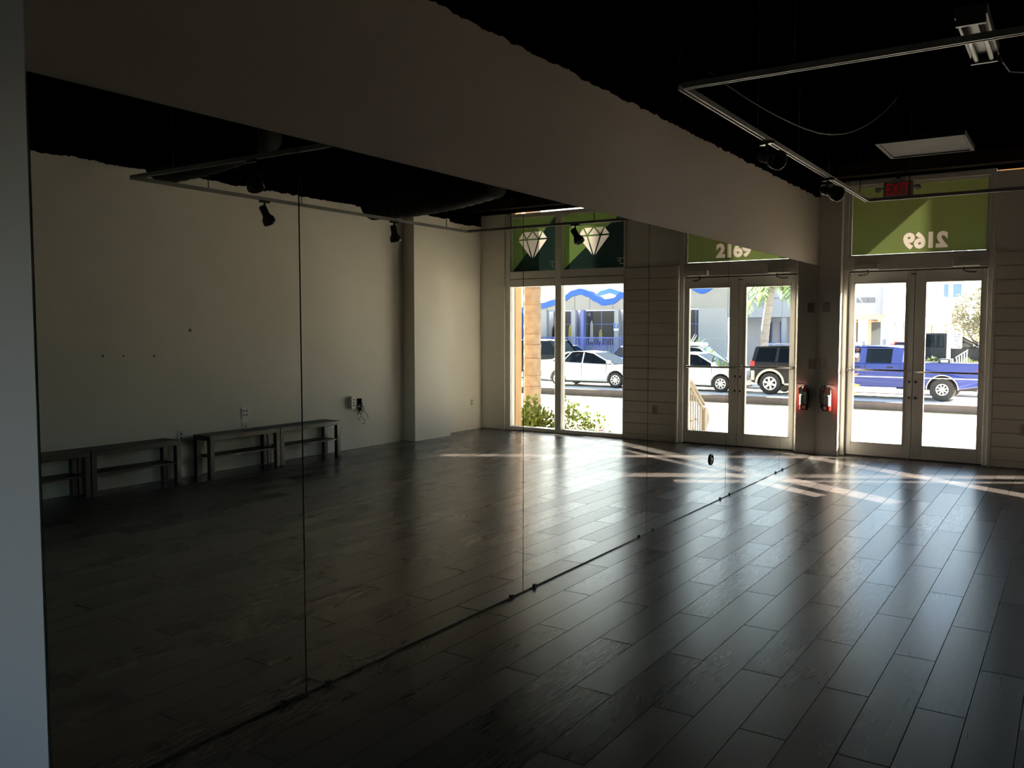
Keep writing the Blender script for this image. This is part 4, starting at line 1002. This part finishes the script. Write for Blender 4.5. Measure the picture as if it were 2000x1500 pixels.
# driver
def person(nm, label, loc, rz):
    r = empty(nm, loc, rz); tag(r, label, 'person')
    V, R, E_ = [], [], []
    def v(p, rad): V.append(p); R.append(rad); return len(V)-1
    pel = v((0, 0, .12), .15); sp = v((-.02, 0, .34), .145); ch = v((-.01, 0, .54), .15); nk = v((.02, 0, .67), .062); h0 = v((.045, 0, .75), .085); h1 = v((.05, 0, .87), .098); h2 = v((.04, 0, .92), .07); nose = v((.155, 0, .80), .014)
    E_ += [(pel, sp), (sp, ch), (ch, nk), (nk, h0), (h0, h1), (h1, h2), (h0, nose)]
    for sg in (-1, 1):
        sh = v((-.01, sg*.18, .58), .075); el = v((.10 if sg < 0 else .14, sg*.33, .36), .050); wr_ = v((.36, sg*.24, .46), .034); pm = v((.44, sg*.20, .48), .036)
        E_ += [(ch, sh), (sh, el), (el, wr_), (wr_, pm)]
        for f in range(4):
            a = v((.50, sg*(.20-.022*f), .50), .010); b = v((.525, sg*(.195-.022*f), .47), .009); E_ += [(pm, a), (a, b)]
        tb_ = v((.46, sg*.15, .51), .011); E_.append((pm, tb_))
        hp = v((.05, sg*.10, .10), .10); kn = v((.47, sg*.14, .16), .075); an = v((.62, sg*.14, -.22), .045); ft = v((.76, sg*.14, -.24), .04)
        E_ += [(pel, hp), (hp, kn), (kn, an), (an, ft)]
    me = bpy.data.meshes.new('body'); me.from_pydata(V, E_, [])
    o = link('body', me, r); m_ = o.modifiers.new('skin', 'SKIN'); m_.use_smooth_shade = True
    for i, sv in enumerate(me.skin_vertices[0].data): sv.radius = (R[i], R[i]); sv.use_root = (i == 0)
    s = o.modifiers.new('sub', 'SUBSURF'); s.levels = 1; s.render_levels = 2
    me.materials.append(mat('skin', (.24, .12, .075), .55))
    # shirt follows the trunk, cap with a peak
    MB().lathe([(.10, .10), (.172, .14), (.168, .34), (.178, .50), (.16, .60), (.075, .66)], 18, Matrix.Scale(1, 4)).build('shirt', M_LABEL, r, smooth=True)
    for sg in (-1, 1): MB().tube([(-.01, sg*.12, .575), (0, sg*.20, .56), (.055 if sg < 0 else .07, sg*.27, .46)], [.09, .082, .068], 10).build('sleeve', M_LABEL, r, smooth=True)
    MB().lathe([(.115, .86), (.118, .90), (.095, .96), (.05, .99), (.004, 1.0)], 18, Matrix.Translation((.045, 0, 0))).build('cap', M_LABEL, r, smooth=True)
    MB().prism([(.13, -.08), (.25, -.05), (.27, 0), (.25, .05), (.13, .08)], 'z', .865, .88).build('cap_peak', M_LABEL, r)
    for sg in (-1, 1):
        MB().lathe([(.012, 0), (.012, .004), (.001, .006)], 8, Matrix.Translation((.140, sg*.038, .845)) @ Matrix.Rotation(pi/2, 4, 'Y')).build('eye', M_RUBBER, r)
        MB().lathe([(.001, -.03), (.014, -.01), (.014, .015), (.001, .03)], 8, Matrix.Translation((.045, sg*.104, .825))).build('ear', mat('skin', (0, 0, 0)), r, smooth=True)
    MB().box(.135, .146, -.028, .028, .745, .755).build('mouth', mat('lip', (.16, .05, .045), .5), r)
    return r
person('person', 'driver in a white cap and white shirt at the wheel of the blue pickup', (-3.0-.80, 31.55, SZ+.92), PI_)
# cars behind
car('suv', 'black suv with a pale roof edge behind the white sedan', 'car', (19.3, 36.5, SZ), PI_, dict(SUV, roof=1.86, roof_m=C_WHITE, spokes=10), C_DKGREY)
car('hatchback', 'small white car parked beyond the black suv', 'car', (19.9, 39.3, SZ+.05), PI_, HATCH, C_WHITE)
car('sedan', 'white and blue parked car turned three quarters towards the shop', 'car', (16.6, 40.3, SZ+.05), PI_*1.62-PI_/2-.55+PI_/2, dict(SEDAN, roof_m=C_WHITE), C_NAVY)
car('suv', 'black suv parked against the blue railing', 'car', (24.6, 41.1, SZ+.05), PI_, dict(SUV, roof=1.75, spokes=10), C_BLACK)
car('station_wagon', 'silver wagon with a roof box behind the pale silver sedan', 'car', (11.3, 36.0, SZ), PI_, dict(HATCH, roof=1.62, spokes=10), C_SILVER)
bx = MB().box(-.8, .7, -.45, .45, 0, .16).build('roof_box', C_WHITE, bevel=.06); bx.location = (11.9, 36.0, SZ+1.622); tag(bx, 'white roof box on top of the silver wagon', 'box')
DP = dict(PICK, glass=M_DARKGLASS, cabin=[(-.50, -.42), (.55, .5), (1.62, .72)], spokes=6)
car('pickup_truck', 'dark grey pickup truck parked behind the parking sign', 'truck', (-2.55, 40.4, SZ+.42), 0, DP, C_DKGREY)
car('sedan', 'dark car half hidden behind the dark pickup', 'car', (1.3, 46.2, SZ+.42), 0, SEDAN, C_NAVY)
car('hatchback', 'red car almost hidden by the middle of the doors', 'car', (-4.15, 45.9, SZ+.42), PI_/2, dict(HATCH, W=1.6, roof=1.40), C_RED)
# the parked rows stand on a raised lot
struct(MB().box(6, 60, 38.0, 60, SZ-.2, SZ+.05).build('dealer_lot', M_STREET))
struct(MB().box(-60, 6, 37.7, 49.4, SZ-.2, SZ+.42).build('raised_lot', M_STREET))

# parking sign on a lamp pole
r = empty('sign_pole', (-1.76, 38.0, SZ+.42)); tag(r, 'tall pale pole carrying the customer parking sign', 'pole')
MB().tube([(0, 0, 0), (0, 0, 7.0)], [.075, .055], 14).build('pole', mat('pole_white', (.72, .72, .72), .4), r, smooth=True)
MB().lathe([(.14, 0), (.14, .03), (.09, .05)], 14).build('base_plate', M_STEEL, r)
s = empty('parking_sign', (-1.47, 37.9, SZ+1.60)); tag(s, 'white customer parking sign with blue lettering on the pale pole', 'sign')
MB().prism([(-.19, .03), (-.17, 0), (.17, 0), (.19, .03), (.19, .60), (.17, .63), (-.17, .63), (-.19, .60)], 'y', -.004, .004).build('panel', M_LABEL, s)
MB().box(-.29, -.18, .005, .02, .28, .33).build('bracket', M_STEEL, s)
def lettering(body, wd, x, z, ht, m, parent, y, name='lettering'):
    me = glyph_polys(body, 1.0); xs = [v.co.x for v in me.vertices]; zs = [v.co.y for v in me.vertices]
    k = wd/(max(xs)-min(xs)); kz = ht/(max(zs)-min(zs)); cx = (max(xs)+min(xs))/2
    for v in me.vertices: v.co = Vector((x+(v.co.x-cx)*k, y, z+(v.co.y-min(zs))*kz))
    me.materials.clear(); me.materials.append(m); return link(name, me, parent)
M_INK = mat('ink_blue', (.04, .05, .12), .6)
lettering('CUSTOMER', .31, 0, .52, .06, M_INK, s, -.006); lettering('PARKING', .26, 0, .43, .06, M_INK, s, -.006)
for z, wd in ((.34, .20), (.275, .14), (.205, .22), (.14, .18)): MB().box(-wd/2, wd/2, -.0062, -.0045, z, z+.022).build('text_line', M_INK, s)
MB().prism([(-.14, .062), (.06, .062), (.06, .045), (.15, .075), (.06, .105), (.06, .088), (-.14, .088)], 'y', -.0062, -.0045).build('arrow', M_INK, s)

# ================================================================== BUILDINGS
# A: dealership with the blue wave, seen through the shop window by way of the mirror
A = empty('wave_roof_building', (20, 45, SZ)); tag(A, 'white showroom with a blue wave along its eaves and dark glass', 'building')
def za(z): return z-SZ
def wave(x):
    """top of the blue band against world x (the crest near 21.4, flat towards the left of the photograph's window)"""
    pts = [(12.9, 4.35), (13.6, 4.15), (14.5, 3.76), (15.3, 4.05), (16.3, 4.2), (17.4, 3.8), (18.6, 3.55), (19.3, 3.62), (19.9, 3.28), (20.5, 3.22), (21.0, 3.45), (21.5, 3.74), (22.0, 3.90), (22.5, 3.80), (23.1, 3.50), (23.8, 3.28), (24.6, 3.10), (26, 2.86), (30, 2.8)]
    for (a, za_), (b, zb_) in zip(pts, pts[1:]):
        if a <= x <= b:
            t = (x-a)/(b-a); t = t*t*(3-2*t); return za_+(zb_-za_)*t
    return pts[-1][1]
xs = [12.9+.15*k for k in range(int((30-12.9)/.15)+1)]
def wave_strip(y0, y1, dz, th, f=lambda x: x):
    up = [(x-20, za(wave(f(x))+dz)) for x in xs]; lo = [(x-20, za(wave(f(x))+dz-th)) for x in xs]
    mb = MB()
    for i in range(len(xs)-1):
        a, b, c, d_ = up[i], up[i+1], lo[i+1], lo[i]
        mb.prism([a, b, c, d_], 'y', y0, y1)
    return mb
wave_strip(-.55, .0, 0, .36).build('wave_band', M_BBLUE, A)
mb = MB()
for i in range(len(xs)-1):
    mb.prism([(xs[i]-20, za(wave(xs[i])-.355)), (xs[i+1]-20, za(wave(xs[i+1])-.355)), (xs[i+1]-20, za(2.62)), (xs[i]-20, za(2.62))], 'y', -.45, .0)
mb.build('fascia', mat('fascia_grey', (.40, .395, .38), .6), A)
wave_strip(1.5, 1.9, .06, .30, lambda x: min(30, max(12.9, x+.9))).build('rear_wave_band', mat('wave_blue_light', (.12, .26, .48), .4), A)
for x in (15.9, 17.7, 19.9, 21.4, 22.4, 23.4, 24.3, 25.6): MB().box(x-20-.012, x-20+.012, -.456, -.4505, za(2.64), za(wave(x)-.38)).build('panel_joint', M_SEAM, A)
MB().box(-4.2, 10, .3, 8, 0, za(2.6)).build('rear_wall', M_BWHITE, A)
for i, (x0, x1) in enumerate(((14.75, 15.5), (15.6, 17.3), (17.4, 19.45), (19.80, 22.35), (22.6, 23.4), (23.42, 24.2))):
    f = MB().box(x0-20, x1-20, .12, .299, za(.55), za(2.60)).build('window', M_BLUEPAINT, A)
    MB().box(x0-20+.04, x1-20-.04, .10, .1195, za(.60), za(2.56)).build('pane', mat('showroom_glass', (.055, .06, .065), .12), f)
    for (p, q, u, w_) in ((x0-20+(x1-x0)*.42, x0-20+(x1-x0)*.42+.05, za(.6), za(2.56)), (x0-20+.04, x1-20-.04, za(1.78), za(1.82))): MB().box(p, q, .085, .0995, u, w_).build('mullion', M_BLUEPAINT, f)
# things standing behind the glass read as soft shapes on it
for (x, z0, z1, wd, c) in ((21.55, .75, 2.0, .22, (.42, .41, .38)), (22.95, .8, 1.8, .35, (.45, .36, .08)), (20.95, .8, 1.5, .25, (.42, .34, .10)), (23.9, .8, 2.4, .55, (.25, .15, .11)), (22.1, .7, 1.7, .3, (.26, .20, .14)), (24.15, .7, 1.7, .3, (.05, .04, .04))):
    MB().prism([(x-20-wd/2, za(z0)), (x-20+wd/2, za(z0)), (x-20+wd*.4, za(z1-.2)), (x-20+wd*.12, za(z1)), (x-20-wd*.15, za(z1)), (x-20-wd*.42, za(z1-.25))], 'y', .07, .0845).build('window_display', mat('display_%d' % int(x*100), c, .5), A)
for x, m_, hw_ in ((22.47, M_BWHITE, .13), (19.65, M_BWHITE, .13), (21.88, mat('post_blue', (.20, .24, .58), .5), .10), (26.3, M_BBLUE, .2), (24.62, M_BWHITE, .30), (17.35, M_BWHITE, .13)):
    MB().box(x-20-hw_, x-20+hw_, -.5, -.2, 0, za(2.64)).build('column', m_, A)
MB().box(-6.8, -5.28, -.48, -.1, 0, za(2.64)).build('white_wall_panel', M_BWHITE, A)
for z in (1.0, 1.9): MB().box(-6.8, -5.28, -.485, -.4805, za(z), za(z)+.02).build('panel_joint', mat('joint_pale', (.5, .52, .55), .6), A)
MB().box(-4.4, 10, -2.4, .3, 0, za(-.05)).build('plinth', M_BWHITE, A)
rl = empty('blue_railing', (20, 42.9, SZ)); tag(rl, 'long blue railing in front of the wave roof showroom', 'railing')
m = MB()
for k in range(66): m.box(-3.3+.115*k, -3.27+.115*k, -.012, .012, .80, za(1.0))
o = m.build('balusters', M_BLUEPAINT, rl); o['kind'] = 'stuff'
MB().box(-3.4, 4.4, -.025, .025, za(1.0), za(1.06)).build('top_rail', M_BLUEPAINT, rl); MB().box(-3.4, 4.4, -.02, .02, .88, .92).build('bottom_rail', M_BLUEPAINT, rl)
for k in range(6): MB().box(-3.4+1.55*k, -3.34+1.55*k, -.03, .03, .80, za(1.08)).build('post', M_BLUEPAINT, rl)
hs = empty('accessible_parking_sign', (19.62, 44.45, za(0)+SZ+1.5)); hs.location.z = 1.42; tag(hs, 'small blue accessible parking sign on the white column', 'sign')
MB().box(-.16, .16, -.012, .0, .0, .42).build('panel', M_LABEL, hs)
MB().box(-.15, .15, -.016, -.0125, .13, .41).build('blue_field', M_BBLUE, hs)
MB().lathe([(.075, -.0), (.075, .003), (.052, .003), (.052, 0)], 18, Matrix.Translation((.01, -.0165, .24)) @ Matrix.Rotation(pi/2, 4, 'X')).build('wheel_symbol', M_LABEL, hs)
MB().box(-.035, -.005, -.020, -.0165, .25, .36).box(-.035, .06, -.020, -.0165, .27, .295).lathe([(.02, 0), (.02, .003)], 10, Matrix.Translation((-.02, -.0165, .385)) @ Matrix.Rotation(pi/2, 4, 'X')).build('figure_symbol', M_LABEL, hs)

# B: two tier white building behind the black suv (seen in the mirror, right leaf)
B = empty('two_tier_building', (11, 50, SZ)); tag(B, 'white two tier building behind the black suv', 'building')
MB().box(-3.6, 3.6, -1.4, 1, za(2.18), za(3.20)).build('lower_fascia', M_BWHITE, B)
MB().box(-3.6, 3.6, 1.0, 7, 0, za(5.2)).build('upper_wall', mat('upper_wall_grey', (.66, .68, .70), .6), B)
MB().box(-3.6, 3.6, -1.45, 1, za(3.20), za(3.28)).build('coping', mat('coping_grey', (.25, .27, .30), .5), B)
MB().box(-3.6, 3.6, .8, .99, 0, za(2.17)).build('lower_wall', mat('lower_wall_grey', (.52, .53, .56), .6), B)
for x in (-1.2, .35, 1.5): MB().box(x-.14, x+.14, -1.2, -.9, 0, za(2.17)).build('column', M_BWHITE, B)
for (x0, x1) in ((1.6, 2.0), (.75, 1.1), (-2.6, -1.6)):
    f = MB().box(x0, x1, .7, .799, za(.1), za(1.95)).build('window', M_BLUEPAINT, B); MB().box(x0+.04, x1-.04, .68, .699, za(.15), za(1.9)).build('pane', mat('showroom_glass', (0, 0, 0)), f)
MB().box(-3.2, 1.0, -2.3, -2.2, za(.25), za(.75)).build('blue_parapet', mat('parapet_blue', (.12, .20, .52), .5), B)
for k in range(3):
    MB().lathe([(.05, 0), (.05, .02), (.02, .03)], 10, Matrix.Translation((-1.55-.22*k, -1.42, za(2.55))) @ Matrix.Rotation(pi/2, 4, 'X')).build('wall_light', M_RUBBER, B)
# C: white showroom with a rounded corner, straight through the doors
Cb = empty('corner_showroom', (-6, 50, SZ)); tag(Cb, 'white showroom with a deep plain fascia and rounded corner, lettering on it', 'building')
def rounded(x0, x1, y0, y1, rr):
    p = [(x0, y1), (x0, y0)]
    for k in range(9):
        a = -pi/2 + pi/2*k/8; p.append((x1-rr+rr*cos(a), y0+rr+rr*sin(a)))
    return p + [(x1, y1)]
MB().prism(rounded(-12, .05, -.4, 26, .8), 'z', za(2.30), za(3.92)).build('fascia', M_BWHITE, Cb)
MB().prism(rounded(-12, -.05, -.2, 26, .7), 'z', za(2.05), za(2.2995)).build('soffit_band', mat('soffit_tan', (.55, .48, .40), .6), Cb)
MB().box(-12, -1.0, 2.2, 25.5, 0, za(2.04)).build('rear_wall', mat('peach_wall', (.60, .40, .28), .7), Cb)
MB().box(-.9, -.45, 3.0, 25.5, 0, za(2.04)).build('side_wall', M_BWHITE, Cb)
for (x0, x1) in ((-1.35, -.45), (-2.15, -1.85), (-3.4, -2.4)):
    f = MB().box(x0, x1, 2.0, 2.199, 0, za(1.95)).build('window', mat('tan_frame', (.45, .40, .34), .5), Cb)
    MB().box(x0+.04, x1-.04, 1.98, 1.999, .1, za(1.9)).build('pane', mat('showroom_glass', (0, 0, 0)), f)
for x, wd in ((-1.42, .22), (-.30, .17), (-2.9, .2)): MB().box(x-wd, x+wd, .05, .45, 0, za(2.04)).build('column', M_BWHITE, Cb)
for k in range(7): MB().box(-.44, -.40, 4+3*k, 5.6+3*k, za(.2), za(1.9)).build('side_window', mat('showroom_glass', (0, 0, 0)), Cb)
for k, (x, h_) in enumerate(((-.98, 1.35), (-.02, 1.45), (.38, 1.25), (.85, 1.2), (1.2, 1.1))):
    MB().lathe([(.11, 0), (.11, h_-.08), (.08, h_-.02), (.01, h_)], 12, Matrix.Translation((x, -1.6+.3*(k % 2), .4))).build('bollard', M_BWHITE, Cb, smooth=True)
# dark raised block lettering, the rest of the word is hidden by the door stile
ML = mat('lettering_grey', (.20, .20, .22), .5); zl, zh = za(2.93), za(3.20)
MB().prism([(-2.35, zl), (-2.35, zh), (-1.62, zh), (-1.42, zl)], 'y', -.44, -.401).build('sign_letter', ML, Cb)
MB().prism([(-1.30, zl), (-1.44, zh), (-1.14, zh), (-1.10, zh-.03), (-1.06, zh), (-1.05, zl)], 'y', -.44, -.401).build('sign_letter', ML, Cb)
MB().prism([(-1.03, zl), (-1.03, zh), (-.72, zh), (-.72, zl)], 'y', -.44, -.401).build('sign_letter', ML, Cb)
# D: grey block further back with a blue window
Db = empty('grey_office_block', (-6.7, 80, SZ)); tag(Db, 'grey office block with a blue tinted window far behind the tree', 'building')
MB().box(-2.6, 1.35, 0, 8, 0, 9).build('wall', mat('office_grey', (.48, .47, .47), .7), Db)
f = MB().box(-.35, 1.05, -.08, -.001, za(4.1), za(5.3)).build('window', M_BWHITE, Db)
for k in range(2): MB().box(-.29+.68*k, .33+.68*k, -.10, -.0801, za(4.15), za(5.25)).build('pane', mat('blue_pane', (.10, .17, .26), .15), f)
MB().box(1.2, 1.4, -.1, -.001, 0, 9).build('corner_trim', M_BWHITE, Db)
